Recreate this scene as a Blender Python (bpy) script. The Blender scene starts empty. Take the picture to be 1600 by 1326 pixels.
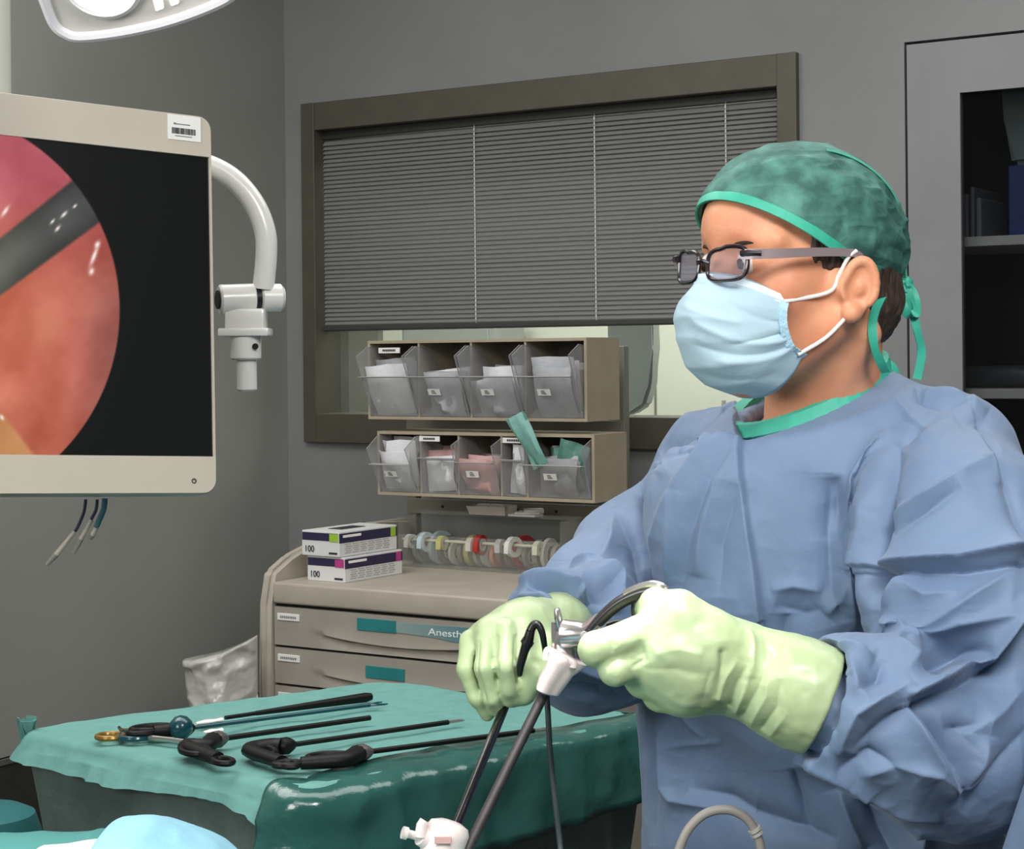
import bpy, bmesh, math, random
import numpy as np
from mathutils import Vector, Matrix
from math import sin, cos, pi, radians as R
random.seed(7)
C = bpy.context.scene.collection
SC = bpy.context.scene
# ------------------------------------------------------------------ camera
F = 2800.0; CX, CY = 800.0, 555.0; ROLL = 0.010; CAMZ = 1.5
cam_d = bpy.data.cameras.new('camera'); cam = bpy.data.objects.new('camera', cam_d); C.objects.link(cam)
RV = Vector((cos(ROLL), 0, -sin(ROLL))); UV = Vector((sin(ROLL), 0, cos(ROLL))); FV = Vector((0, 1, 0)); C0 = Vector((0, 0, CAMZ))
M4 = Matrix.Identity(4)
for r in range(3):
    M4[r][0] = RV[r]; M4[r][1] = UV[r]; M4[r][2] = -FV[r]; M4[r][3] = C0[r]
cam.matrix_world = M4
cam_d.sensor_width = 36; cam_d.lens = 36 * F / 1600
cam_d.shift_x = 0; cam_d.shift_y = -(663 - CY) / 1600
cam_d.clip_start = .05
SC.camera = cam
# ------------------------------------------------------------------ world, lamps, exposure
w = bpy.data.worlds.new('world'); SC.world = w; w.use_nodes = True
w.node_tree.nodes['Background'].inputs[0].default_value = (.6, .65, .7, 1)
w.node_tree.nodes['Background'].inputs[1].default_value = .25
def area(name, loc, target, size, size_y, power, col=(1, 1, 1), spread=180):
    l = bpy.data.lights.new(name, 'AREA'); l.shape = 'RECTANGLE'; l.size = size; l.size_y = size_y; l.energy = power; l.color = col
    l.spread = R(spread)
    o = bpy.data.objects.new(name, l); C.objects.link(o); o.location = loc
    o.rotation_euler = (Vector(target) - Vector(loc)).to_track_quat('-Z', 'Y').to_euler()
    return o
def spot(name, loc, target, power, angle, blend, radius, col=(1, 1, 1)):
    l = bpy.data.lights.new(name, 'SPOT'); l.energy = power; l.spot_size = R(angle); l.spot_blend = blend; l.shadow_soft_size = radius; l.color = col
    o = bpy.data.objects.new(name, l); C.objects.link(o); o.location = loc
    o.rotation_euler = (Vector(target) - Vector(loc)).to_track_quat('-Z', 'Y').to_euler()
    return o
area('ceiling_panel_light', (-.5, .1, 2.9), (-.1, 1.0, 0), 1.8, 1.2, 42, (1, .985, .97))
area('added_left_fill', (-1.45, .3, 1.8), (.30, 1.75, 1.18), .8, .8, 22, (1, .99, .97))  # soft fill added at front left to brighten the chest, no fixture there
area('unseen_front_key', (.55, .35, 2.35), (.36, 1.75, 1.25), .5, .5, 8, (1, .99, .97), 110)  # unseen key light put above front to light chest and upper sleeves
area('ceiling_panel_light', (.5, 2.6, 2.92), (.5, 2.6, 0), 2.4, 1.2, 32, (1, .985, .97))
area('ceiling_panel_light', (-1.5, 2.9, 2.92), (-1.5, 3.0, 0), 1.6, 1.6, 42, (1, .985, .97))
spot('surgical_lamp_beam', (-.02, 1.25, 2.55), (.070, 1.485, 1.25), 170, 13.5, .85, .07, (1, .99, .95))
spot('surgical_lamp_beam', (-.5, 1.0, 2.45), (-.38, 1.36, 1.12), 30, 15, .7, .09, (1, .99, .95))
SC.view_settings.view_transform = 'Standard'; SC.view_settings.look = 'None'
SC.view_settings.exposure = 0.0; SC.view_settings.gamma = 1; SC.view_settings.use_curve_mapping = False
SC.cycles.use_denoising = True
SC.cycles.max_bounces = 8; SC.cycles.transparent_max_bounces = 24
# ------------------------------------------------------------------ measuring
def ray(px, py): return (px - CX) / F * RV + (CY - py) / F * UV + FV
def at(px, py, Y): return C0 + ray(px, py) * Y
def onz(px, py, z):
    r = ray(px, py); return C0 + r * ((z - CAMZ) / r.z)
TH = R(32.1); DV = Vector((cos(TH), -sin(TH), 0)); MV = Vector((sin(TH), cos(TH), 0))
def fr(px, py, t):
    r = ray(px, py); p = C0 + r * (t / r.dot(MV)); return p.dot(DV), p.z
def fs(px, t, py=555): return fr(px, py, t)[0]
def fw(s, t, z): return DV * s + MV * t + Vector((0, 0, z))
TW = 3.85
# ------------------------------------------------------------------ materials
def lin(c):
    return tuple(((v / 255) / 12.92 if v / 255 <= .04045 else ((v / 255 + .055) / 1.055) ** 2.4) for v in c[:3]) + (1,)
def mat(name, col, rough=.6, metal=0, col2=None, nscale=30, nstretch=(1, 1, 1), bump=0, bscale=80, emis=None, trans=0, alpha=1,
        coat=0, sss=0, spec=.5, sheen=0, lo=.35, hi=.65, detail=4, voronoi=False):
    m = bpy.data.materials.new(name); m.use_nodes = True; nt = m.node_tree; b = nt.nodes['Principled BSDF']
    b.inputs['Base Color'].default_value = lin(col); b.inputs['Roughness'].default_value = rough; b.inputs['Metallic'].default_value = metal
    b.inputs['Coat Weight'].default_value = coat; b.inputs['Specular IOR Level'].default_value = spec; b.inputs['Coat Roughness'].default_value = .15
    if sheen: b.inputs['Sheen Weight'].default_value = sheen
    if sss:
        b.inputs['Subsurface Weight'].default_value = sss; b.inputs['Subsurface Radius'].default_value = (.01, .006, .003); b.inputs['Subsurface Scale'].default_value = 1
    if emis: b.inputs['Emission Color'].default_value = lin(emis[0]); b.inputs['Emission Strength'].default_value = emis[1]
    tc = nt.nodes.new('ShaderNodeTexCoord'); mp = nt.nodes.new('ShaderNodeMapping'); nt.links.new(tc.outputs['Object'], mp.inputs[0])
    mp.inputs['Scale'].default_value = nstretch
    if col2:
        n = nt.nodes.new('ShaderNodeTexNoise'); n.inputs['Scale'].default_value = nscale; n.inputs['Detail'].default_value = detail
        nt.links.new(mp.outputs[0], n.inputs['Vector'])
        mr = nt.nodes.new('ShaderNodeMapRange'); mr.inputs[1].default_value = lo; mr.inputs[2].default_value = hi
        nt.links.new(n.outputs['Fac'], mr.inputs[0])
        mx = nt.nodes.new('ShaderNodeMix'); mx.data_type = 'RGBA'; nt.links.new(mr.outputs[0], mx.inputs[0])
        mx.inputs[6].default_value = lin(col); mx.inputs[7].default_value = lin(col2); nt.links.new(mx.outputs[2], b.inputs['Base Color'])
    if bump:
        n = nt.nodes.new('ShaderNodeTexVoronoi' if voronoi else 'ShaderNodeTexNoise'); n.inputs['Scale'].default_value = bscale
        if not voronoi: n.inputs['Detail'].default_value = 5
        nt.links.new(mp.outputs[0], n.inputs['Vector'])
        bp = nt.nodes.new('ShaderNodeBump'); bp.inputs['Strength'].default_value = 1; bp.inputs['Distance'].default_value = bump
        nt.links.new(n.outputs[0], bp.inputs['Height']); nt.links.new(bp.outputs[0], b.inputs['Normal'])
    return m
def clear(name, tint=(235, 235, 235), amount=.75, rough=.08, film=(200, 200, 200), bump=0, bscale=30):
    m = bpy.data.materials.new(name); m.use_nodes = True; nt = m.node_tree; b = nt.nodes['Principled BSDF']; out = nt.nodes['Material Output']
    b.inputs['Base Color'].default_value = lin(film); b.inputs['Roughness'].default_value = rough; b.inputs['Specular IOR Level'].default_value = .8
    t = nt.nodes.new('ShaderNodeBsdfTransparent'); t.inputs[0].default_value = lin(tint)
    mx = nt.nodes.new('ShaderNodeMixShader'); lw = nt.nodes.new('ShaderNodeLayerWeight'); lw.inputs[0].default_value = .3
    mr = nt.nodes.new('ShaderNodeMapRange'); mr.inputs[3].default_value = amount; mr.inputs[4].default_value = amount * .35
    nt.links.new(lw.outputs['Facing'], mr.inputs[0]); nt.links.new(mr.outputs[0], mx.inputs[0])
    nt.links.new(b.outputs[0], mx.inputs[1]); nt.links.new(t.outputs[0], mx.inputs[2]); nt.links.new(mx.outputs[0], out.inputs[0])
    if bump:
        n = nt.nodes.new('ShaderNodeTexNoise'); n.inputs['Scale'].default_value = bscale
        tc = nt.nodes.new('ShaderNodeTexCoord'); nt.links.new(tc.outputs['Object'], n.inputs['Vector'])
        bp = nt.nodes.new('ShaderNodeBump'); bp.inputs['Distance'].default_value = bump; nt.links.new(n.outputs[0], bp.inputs['Height']); nt.links.new(bp.outputs[0], b.inputs['Normal'])
    return m
# ------------------------------------------------------------------ scene graph helpers
def thing(name, label, cat, loc=(0, 0, 0), rotz=0, group=None):
    o = bpy.data.objects.new(name, None); C.objects.link(o); o.empty_display_size = .05
    o.location = loc; o.rotation_euler = (0, 0, rotz); o['label'] = label; o['category'] = cat
    if group: o['group'] = group
    return o
def wthing(name, label, cat, s, t, z, group=None): return thing(name, label, cat, fw(s, t, z), -TH, group)
def tag(o, label, cat, group=None, kind=None):
    o['label'] = label; o['category'] = cat
    if group: o['group'] = group
    if kind: o['kind'] = kind
    return o
def link(name, me, m=None, parent=None, smooth=False):
    o = bpy.data.objects.new(name, me); C.objects.link(o)
    if m: me.materials.append(m)
    if parent: o.parent = parent
    if smooth:
        me.polygons.foreach_set('use_smooth', [True] * len(me.polygons))
    return o
def obj(name, bm, m, parent=None, smooth=False, loc=None, rotz=None):
    bmesh.ops.recalc_face_normals(bm, faces=bm.faces)
    me = bpy.data.meshes.new(name); bm.to_mesh(me); bm.free()
    o = link(name, me, m, parent, smooth)
    if smooth:
        for p in me.polygons: pass
        try: me.set_sharp_from_angle(angle=R(38))
        except Exception: pass
    if loc is not None: o.location = loc
    if rotz is not None: o.rotation_euler = (0, 0, rotz)
    return o
def BM(): return bmesh.new()
def box(bm, x0, x1, y0, y1, z0, z1, bev=0, seg=2, M=None):
    t = bmesh.new(); bmesh.ops.create_cube(t, size=1)
    for v in t.verts: v.co = Vector((x0 + (v.co.x + .5) * (x1 - x0), y0 + (v.co.y + .5) * (y1 - y0), z0 + (v.co.z + .5) * (z1 - z0)))
    if bev: bmesh.ops.bevel(t, geom=t.edges[:], offset=bev, segments=seg, affect='EDGES', profile=.5)
    merge(bm, t, M); return bm
def merge(bm, t, M=None):
    if M is not None: bmesh.ops.transform(t, matrix=M, verts=t.verts)
    me = bpy.data.meshes.new('tmp'); t.to_mesh(me); t.free(); bm.from_mesh(me); bpy.data.meshes.remove(me)
def prism(bm, pts, ext, bev=0, M=None, seg=2):
    """pts: list of 3D points, extruded by vector ext"""
    t = bmesh.new(); a = [t.verts.new(p) for p in pts]; e = Vector(ext); b = [t.verts.new(Vector(p) + e) for p in pts]; n = len(pts)
    t.faces.new(a); t.faces.new(b[::-1])
    for i in range(n): t.faces.new((a[i], b[i], b[(i + 1) % n], a[(i + 1) % n]))
    if bev: bmesh.ops.bevel(t, geom=t.edges[:], offset=bev, segments=seg, affect='EDGES')
    bmesh.ops.recalc_face_normals(t, faces=t.faces)
    merge(bm, t, M); return bm
def frame_for(d):
    d = d.normalized(); up = Vector((0, 0, 1)) if abs(d.z) < .9 else Vector((1, 0, 0)); s = d.cross(up).normalized(); return s, s.cross(d).normalized()
def tube(bm, pts, rad, seg=12, caps=True, closed=False, flat=None):
    pts = [Vector(p) for p in pts]; n = len(pts)
    rs = rad if isinstance(rad, (list, tuple)) else [rad] * n
    rings = []; s0 = None
    for i, p in enumerate(pts):
        if closed: d = pts[(i + 1) % n] - pts[i - 1]
        else: d = pts[min(i + 1, n - 1)] - pts[max(i - 1, 0)]
        if d.length < 1e-9: d = Vector((0, 0, 1))
        d.normalize()
        if s0 is None: s, u = frame_for(d)
        else:
            s = (s0 - d * s0.dot(d))
            if s.length < 1e-6: s, u = frame_for(d)
            s.normalize(); u = s.cross(d).normalized()
        s0 = s
        fx = flat if flat else 1
        rings.append([bm.verts.new(p + s * cos(2 * pi * k / seg) * rs[i] + u * sin(2 * pi * k / seg) * rs[i] * fx) for k in range(seg)])
    m = n if closed else n - 1
    for i in range(m):
        a, b = rings[i], rings[(i + 1) % n]
        for k in range(seg): bm.faces.new((a[k], a[(k + 1) % seg], b[(k + 1) % seg], b[k]))
    if caps and not closed:
        bm.faces.new(rings[0][::-1]); bm.faces.new(rings[-1])
    return bm
def smooth_path(pts, n=8, closed=False):
    """Catmull-Rom"""
    P = [Vector(p) for p in pts]; out = []; N = len(P)
    rng = range(N) if closed else range(N - 1)
    for i in rng:
        if closed: p0, p1, p2, p3 = P[i - 1], P[i], P[(i + 1) % N], P[(i + 2) % N]
        else: p0, p1, p2, p3 = P[max(i - 1, 0)], P[i], P[i + 1], P[min(i + 2, N - 1)]
        for k in range(n):
            t = k / n
            out.append(.5 * ((2 * p1) + (p2 - p0) * t + (2 * p0 - 5 * p1 + 4 * p2 - p3) * t * t + (3 * p1 - p0 - 3 * p2 + p3) * t ** 3))
    if not closed: out.append(P[-1])
    return out
def lathe(bm, prof, seg=24, M=None):
    t = bmesh.new(); rings = []
    for r, z in prof:
        if r < 1e-6: rings.append([t.verts.new((0, 0, z))])
        else: rings.append([t.verts.new((r * cos(2 * pi * k / seg), r * sin(2 * pi * k / seg), z)) for k in range(seg)])
    for a, b in zip(rings, rings[1:]):
        for k in range(seg):
            k2 = (k + 1) % seg
            if len(a) == 1 and len(b) == 1: continue
            if len(a) == 1: t.faces.new((a[0], b[k2], b[k]))
            elif len(b) == 1: t.faces.new((a[k], a[k2], b[0]))
            else: t.faces.new((a[k], a[k2], b[k2], b[k]))
    merge(bm, t, M); return bm
def axisM(p, d, up=None):
    """matrix placing local z along d at p"""
    d = Vector(d).normalized(); q = d.to_track_quat('Z', 'Y'); return Matrix.Translation(Vector(p)) @ q.to_matrix().to_4x4()
def ribbon(bm, pts, wdir, width, thick=.0008):
    """strip along pts; wdir: width direction per point (or one)"""
    n = len(pts); W = wdir if isinstance(wdir, list) else [wdir] * n
    A = []
    for i, p in enumerate(pts):
        d = (pts[min(i + 1, n - 1)] - pts[max(i - 1, 0)]).normalized(); wv = Vector(W[i]).normalized(); wv = (wv - d * wv.dot(d)).normalized(); nn = d.cross(wv)
        ww = width[i] if isinstance(width, list) else width
        A.append([bm.verts.new(p + wv * a * ww / 2 + nn * b * thick / 2) for a, b in ((-1, -1), (1, -1), (1, 1), (-1, 1))])
    for a, b in zip(A, A[1:]):
        for k in range(4): bm.faces.new((a[k], a[(k + 1) % 4], b[(k + 1) % 4], b[k]))
    bm.faces.new(A[0][::-1]); bm.faces.new(A[-1]); return bm
def text_obj(name, txt, size, m, parent, loc, M=None, thick=.0004, align='LEFT'):
    cu = bpy.data.curves.new(name, 'FONT'); cu.body = txt; cu.size = size; cu.extrude = thick; cu.align_x = align
    o = bpy.data.objects.new(name, cu); C.objects.link(o)
    bpy.context.view_layer.update()
    me = bpy.data.meshes.new_from_object(o.evaluated_get(bpy.context.evaluated_depsgraph_get()))
    bpy.data.objects.remove(o)
    o = link(name, me, m, parent)
    B = Matrix(((1, 0, 0, 0), (0, 0, -1, 0), (0, 1, 0, 0), (0, 0, 0, 1)))   # stands in local xz plane facing -y
    me.transform((M if M is not None else Matrix.Translation(Vector(loc)) @ B))
    return o
# ------------------------------------------------------------------ implicit surfaces
def nets(D, lo, h):
    S = D < 0
    nx, ny, nz = D.shape
    cnt = np.zeros((nx - 1, ny - 1, nz - 1), np.int8)
    for a in (0, 1):
        for b in (0, 1):
            for c in (0, 1): cnt += S[a:nx - 1 + a, b:ny - 1 + b, c:nz - 1 + c]
    I = np.argwhere((cnt > 0) & (cnt < 8)); n = len(I)
    corners = [(a, b, c) for a in (0, 1) for b in (0, 1) for c in (0, 1)]
    V = {c: D[I[:, 0] + c[0], I[:, 1] + c[1], I[:, 2] + c[2]].astype(np.float64) for c in corners}
    acc = np.zeros((n, 3)); w = np.zeros(n)
    for c in corners:
        for ax in range(3):
            if c[ax]: continue
            c2 = list(c); c2[ax] = 1; c2 = tuple(c2); v0, v1 = V[c], V[c2]; m = (v0 < 0) != (v1 < 0)
            t = np.where(m, v0 / np.where(m, v0 - v1, 1), 0); p = np.zeros((n, 3)); p[:] = c; p[:, ax] = t
            acc += p * m[:, None]; w += m
    P = (I + acc / w[:, None]) * h + np.array(lo)
    idx = np.full(cnt.shape, -1, np.int64); idx[I[:, 0], I[:, 1], I[:, 2]] = np.arange(n)
    Q = []
    for ax in range(3):
        o1, o2 = [(1, 2), (2, 0), (0, 1)][ax]
        sl0 = [slice(None)] * 3; sl1 = [slice(None)] * 3; sl0[ax] = slice(0, -1); sl1[ax] = slice(1, None)
        E = S[tuple(sl0)] != S[tuple(sl1)]; J = np.argwhere(E)
        J = J[(J[:, o1] > 0) & (J[:, o2] > 0) & (J[:, o1] < D.shape[o1] - 1) & (J[:, o2] < D.shape[o2] - 1)]
        s = S[J[:, 0], J[:, 1], J[:, 2]]
        def cell(d1, d2):
            K = J.copy(); K[:, o1] -= d1; K[:, o2] -= d2; return idx[K[:, 0], K[:, 1], K[:, 2]]
        q = np.stack([cell(1, 1), cell(0, 1), cell(0, 0), cell(1, 0)], 1)
        q = np.where(s[:, None], q, q[:, ::-1]); Q.append(q)
    Q = np.concatenate(Q); Q = Q[(Q >= 0).all(1)]
    return P, Q
def npmesh(name, P, Q):
    me = bpy.data.meshes.new(name); me.vertices.add(len(P)); me.vertices.foreach_set('co', np.asarray(P, np.float32).ravel())
    k = Q.shape[1]
    me.loops.add(len(Q) * k); me.loops.foreach_set('vertex_index', Q.astype(np.int32).ravel())
    me.polygons.add(len(Q)); me.polygons.foreach_set('loop_start', np.arange(0, len(Q) * k, k, dtype=np.int32))
    me.update(calc_edges=True); me.validate(); me.polygons.foreach_set('use_smooth', np.ones(len(me.polygons), bool)); return me
def getP(me):
    a = np.empty(len(me.vertices) * 3, np.float32); me.vertices.foreach_get('co', a); return a.reshape(-1, 3).astype(np.float64)
def getN(me):
    a = np.empty(len(me.vertices) * 3, np.float32); me.vertex_normals.foreach_get('vector', a); return a.reshape(-1, 3).astype(np.float64)
def setP(me, P):
    me.vertices.foreach_set('co', np.asarray(P, np.float32).ravel()); me.update()
def subd(me, lv, smooth=2):
    o = bpy.data.objects.new('tmp', me); C.objects.link(o)
    if smooth:
        md = o.modifiers.new('s', 'SMOOTH'); md.factor = .5; md.iterations = smooth
    if lv:
        md = o.modifiers.new('d', 'SUBSURF'); md.levels = lv; md.render_levels = lv
    bpy.context.view_layer.update()
    m2 = bpy.data.meshes.new_from_object(o.evaluated_get(bpy.context.evaluated_depsgraph_get()))
    bpy.data.objects.remove(o); bpy.data.meshes.remove(me)
    m2.polygons.foreach_set('use_smooth', np.ones(len(m2.polygons), bool)); return m2
class G:
    def __init__(s, lo, hi, h):
        s.lo, s.h = lo, h
        ax = [np.arange(lo[i], hi[i] + h, h, dtype=np.float32) for i in range(3)]
        s.x, s.y, s.z = np.meshgrid(*ax, indexing='ij', sparse=True)
def ball(g, c, r): return np.sqrt((g.x - c[0]) ** 2 + (g.y - c[1]) ** 2 + (g.z - c[2]) ** 2) - r
def cone(g, a, b, r1, r2):
    a = np.array(a, np.float32); b = np.array(b, np.float32); d = b - a; L = float(d @ d) + 1e-12
    X, Y, Z = g.x - a[0], g.y - a[1], g.z - a[2]
    t = np.clip((X * d[0] + Y * d[1] + Z * d[2]) / L, 0, 1)
    return np.sqrt((X - t * d[0]) ** 2 + (Y - t * d[1]) ** 2 + (Z - t * d[2]) ** 2) - (r1 + (r2 - r1) * t)
def ell(g, c, r, A=None):
    """ellipsoid, A: 3 axes (rows)"""
    X, Y, Z = g.x - c[0], g.y - c[1], g.z - c[2]
    if A is not None: X, Y, Z = [X * a[0] + Y * a[1] + Z * a[2] for a in A]
    k0 = np.sqrt((X / r[0]) ** 2 + (Y / r[1]) ** 2 + (Z / r[2]) ** 2); k1 = np.sqrt((X / r[0] ** 2) ** 2 + (Y / r[1] ** 2) ** 2 + (Z / r[2] ** 2) ** 2)
    return k0 * (k0 - 1) / (k1 + 1e-9)
def smin(a, b, k):
    h = np.maximum(k - np.abs(a - b), 0) / k; return np.minimum(a, b) - h * h * k * .25
def smax(a, b, k): return -smin(-a, -b, k)
def chain(g, pts, k=.01):
    d = None
    for (a, ra), (b, rb) in zip(pts, pts[1:]):
        e = cone(g, a, b, ra, rb); d = e if d is None else smin(d, e, k)
    return d
def proj(P):
    Q = P - np.array(C0); y = Q @ np.array(FV); return CX + F * (Q @ np.array(RV)) / y, CY - F * (Q @ np.array(UV)) / y, y
def _hash(i, j, k, s):
    h = (i * 374761393 + j * 668265263 + k * 2147483647 + s * 974711) & 0xffffffff
    h = ((h ^ (h >> 13)) * 1274126177) & 0xffffffff; return ((h ^ (h >> 16)) & 0xffff) / 65535.0
def vnoise(P, sc, seed=0):
    X = P * sc; I = np.floor(X).astype(np.int64); f = X - I; f = f * f * (3 - 2 * f); o = 0
    for a in (0, 1):
        for b in (0, 1):
            for c in (0, 1):
                wgt = (f[:, 0] if a else 1 - f[:, 0]) * (f[:, 1] if b else 1 - f[:, 1]) * (f[:, 2] if c else 1 - f[:, 2])
                o = o + wgt * _hash(I[:, 0] + a, I[:, 1] + b, I[:, 2] + c, seed)
    return o * 2 - 1
def ridged(P, sc, seed=0): return 1 - np.abs(vnoise(P, sc, seed)) * 2
def polydist(px, py, poly):
    """signed distance (+ = left of travel direction, image y down => right-hand) and param 0..1"""
    best = np.full(len(px), 1e9); sg = np.zeros(len(px)); tt = np.zeros(len(px)); L = [0]
    for a, b in zip(poly, poly[1:]): L.append(L[-1] + math.hypot(b[0] - a[0], b[1] - a[1]))
    for i, (a, b) in enumerate(zip(poly, poly[1:])):
        dx, dy = b[0] - a[0], b[1] - a[1]; l2 = dx * dx + dy * dy
        t = np.clip(((px - a[0]) * dx + (py - a[1]) * dy) / l2, 0, 1); ex, ey = px - a[0] - t * dx, py - a[1] - t * dy
        d = np.hypot(ex, ey); m = d < best; best = np.where(m, d, best); sg = np.where(m, np.sign(dx * ey - dy * ex), sg)
        tt = np.where(m, (L[i] + t * math.sqrt(l2)) / L[-1], tt)
    return best, sg, tt
def folds(P, N, flist, gate=True, scale=1.0):
    """each fold: (poly, amp metres, width_plus px, width_minus px, taper(0/1), (Ymin,Ymax))"""
    px, py, Y = proj(P)
    V = np.array(C0) - P; V /= np.linalg.norm(V, axis=1)[:, None]
    face = np.clip(((N * V).sum(1) + .05) / .3, 0, 1) if gate else 1
    disp = np.zeros(len(P))
    for fd in flist:
        poly, amp, wp, wm = fd[:4]; tp = fd[4] if len(fd) > 4 else 1; yr = fd[5] if len(fd) > 5 else (0, 99)
        xs = [p[0] for p in poly]; ys = [p[1] for p in poly]; mg = 4 * max(wp, wm)
        m = (px > min(xs) - mg) & (px < max(xs) + mg) & (py > min(ys) - mg) & (py < max(ys) + mg) & (Y > yr[0]) & (Y < yr[1])
        if not m.any(): continue
        d, s, t = polydist(px[m], py[m], poly); w = np.where(s > 0, wp, wm)
        e = np.exp(-(np.sqrt(d * d + 2.0) - 1.41) / w)
        if tp == 1: e = e * np.sin(pi * np.clip(t, 0, 1)) ** .6
        elif tp == 2: e = e * np.cos(pi / 2 * np.clip(t, 0, 1)) ** .7
        elif tp == 3: e = e * np.sin(pi / 2 * np.clip(t, 0, 1)) ** .7
        disp[m] += amp * e
    return P + N * (disp * face * scale)[:, None]
# ================================================================== materials
WALLB = mat('painted_wall', (130, 132, 131), .55, col2=(124, 126, 124), nscale=3, bump=.0004, bscale=60)
WALLL = mat('painted_side_wall', (142, 143, 137), .55, col2=(135, 136, 130), nscale=2, bump=.0004, bscale=60)
FRAME = mat('window_frame_metal', (86, 81, 70), .5, .2, col2=(80, 76, 66), nscale=20)
SLAT = mat('blind_slat_grey', (128, 127, 126), .45, .1)
CORD = mat('blind_cord', (215, 215, 210), .7)
DARK = mat('dark_gap', (18, 18, 18), .8)
WHITE = mat('white_plastic', (192, 184, 170), .28, col2=(187, 179, 164), nscale=8, coat=.2)
WHITE2 = mat('glossy_white_enamel', (228, 227, 222), .22, coat=.4)
BLK = mat('black_plastic', (14, 14, 15), .35)
BLKS = mat('shiny_black_tube', (12, 12, 14), .12, coat=.8)
CART = mat('cart_beige_plastic', (176, 168, 154), .5, col2=(168, 160, 147), nscale=12)
CARTD = mat('cart_drawer_front', (158, 151, 140), .5, col2=(151, 145, 134), nscale=12)
HOUS = mat('bin_housing_taupe', (166, 154, 132), .55, col2=(158, 146, 125), nscale=15)
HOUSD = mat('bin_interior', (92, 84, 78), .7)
STEEL = mat('grey_steel_post', (128, 124, 112), .5, .2)
TEALL = mat('teal_label', (38, 128, 130), .5, col2=(36, 120, 122), nscale=20)
PAPER = mat('paper_label', (226, 226, 222), .6)
INK = mat('ink', (30, 30, 32), .7)
INKG = mat('grey_ink', (120, 120, 118), .7)
FOAM = mat('white_print', (240, 240, 236), .5)
BINC = clear('clear_bin_plastic', (248, 248, 248), .93, .1, (205, 205, 205))
GLASS = clear('window_glass', (240, 245, 243), .93, .02, (120, 130, 130))
ACR = clear('acrylic', (252, 252, 250), .965, .06, (210, 210, 205))
# ================================================================== the setting
sc = fs(449, TW); SR = 2.2; TF = -1.2; ZH = 3.0
fx0, _ = fr(479, 400, TW); fx1, _ = fr(1250, 400, TW)
wz1 = fr(480, 163, TW)[1]; wz1b = fr(1250, 82, TW)[1]; wz0 = fr(480, 690, TW)[1]; wz1 = (wz1 + wz1b) / 2
cs0 = fs(1415, TW, 300); cz1 = fr(1415, 66, TW)[1]
def wbox(bm, s0, s1, t0, t1, z0, z1, bev=0):
    return box(bm, s0, s1, t0, t1, z0, z1, bev, M=Matrix.Rotation(-TH, 4, 'Z'))
def struct(name, bm, m, smooth=False):
    o = obj(name, bm, m, smooth=smooth); o['kind'] = 'structure'; return o
b = BM()
for a in ((sc - .1, fx0, 0, ZH), (fx1, cs0, 0, ZH), (fx0, fx1, 0, wz0), (fx0, fx1, wz1, ZH), (cs0, SR + .1, cz1, ZH), (SR - .9, SR + .1, 0, cz1), (cs0, SR - .9, 0, .1)):
    wbox(b, a[0], a[1], TW, TW + .12, a[2], a[3])
struct('wall_back', b, WALLB)
b = BM(); wbox(b, sc - .12, sc, TF, TW, 0, ZH); struct('wall_left', b, WALLL)
b = BM(); wbox(b, SR, SR + .1, TF, TW, 0, ZH); struct('wall_right', b, WALLB)
b = BM(); wbox(b, sc - .1, SR + .1, TF - .1, TF, 0, ZH); struct('wall_front', b, WALLB)
b = BM(); wbox(b, sc - 3.1, SR + .6, TF - .1, 6.4, -.1, 0); struct('floor', b, mat('vinyl_floor', (62, 59, 55), .45, col2=(54, 52, 49), nscale=60))
b = BM(); wbox(b, sc - 3.1, SR + .6, TF - .1, 6.4, ZH, ZH + .1); struct('ceiling', b, mat('ceiling_tile', (215, 215, 212), .8))
# vertical panel joint strip and dark coved skirting on the left wall
b = BM(); wbox(b, sc, sc + .012, TF, TW, 0, .60); struct('baseboard_left', b, mat('dark_skirting', (50, 49, 45), .5, col2=(44, 43, 40), nscale=9))
b = BM(); wbox(b, sc, sc + .016, TF, TW, .585, .60, .002); struct('trim_1', b, mat('skirting_cap', (82, 80, 76), .5))
b = BM(); wbox(b, sc + .012, fx1 + 1, TW - .012, TW, 0, .60); struct('baseboard_back', b, mat('dark_skirting_back', (64, 60, 56), .5))
# pale upright at the far left edge
def left_wall_t(px, s=None):
    s = sc if s is None else s
    r = ray(px, 300); lam = s / r.dot(DV); return (r * lam).dot(MV)
# ------------------------------------------------ window
win = thing('window_1', 'wide grey-framed observation window in the back wall', 'window', fw((fx0 + fx1) / 2, TW, wz0), -TH)
win['kind'] = 'structure'
W2 = (fx1 - fx0) / 2; WH = wz1 - wz0
jl = fs(500, TW) - fx0; jr = fx1 - fs(1222, TW); ht = .075; hb = .078
b = BM(); box(b, -W2 - .002, -W2 + jl, -.018, .13, 0, WH, .002); obj('window_jamb', b, FRAME, win)
b = BM(); box(b, W2 - jr, W2 + .002, -.018, .13, 0, WH, .002); obj('window_jamb', b, FRAME, win)
b = BM(); box(b, -W2 + jl, W2 - jr, -.016, .13, WH - ht, WH, .002); obj('window_head', b, FRAME, win)
b = BM(); box(b, -W2 + jl, W2 - jr, -.022, .13, 0, hb, .002); obj('window_sill', b, FRAME, win)
b = BM(); box(b, -W2 + jl, W2 - jr, .085, .091, hb, WH - ht); obj('pane', b, GLASS, win)
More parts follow.
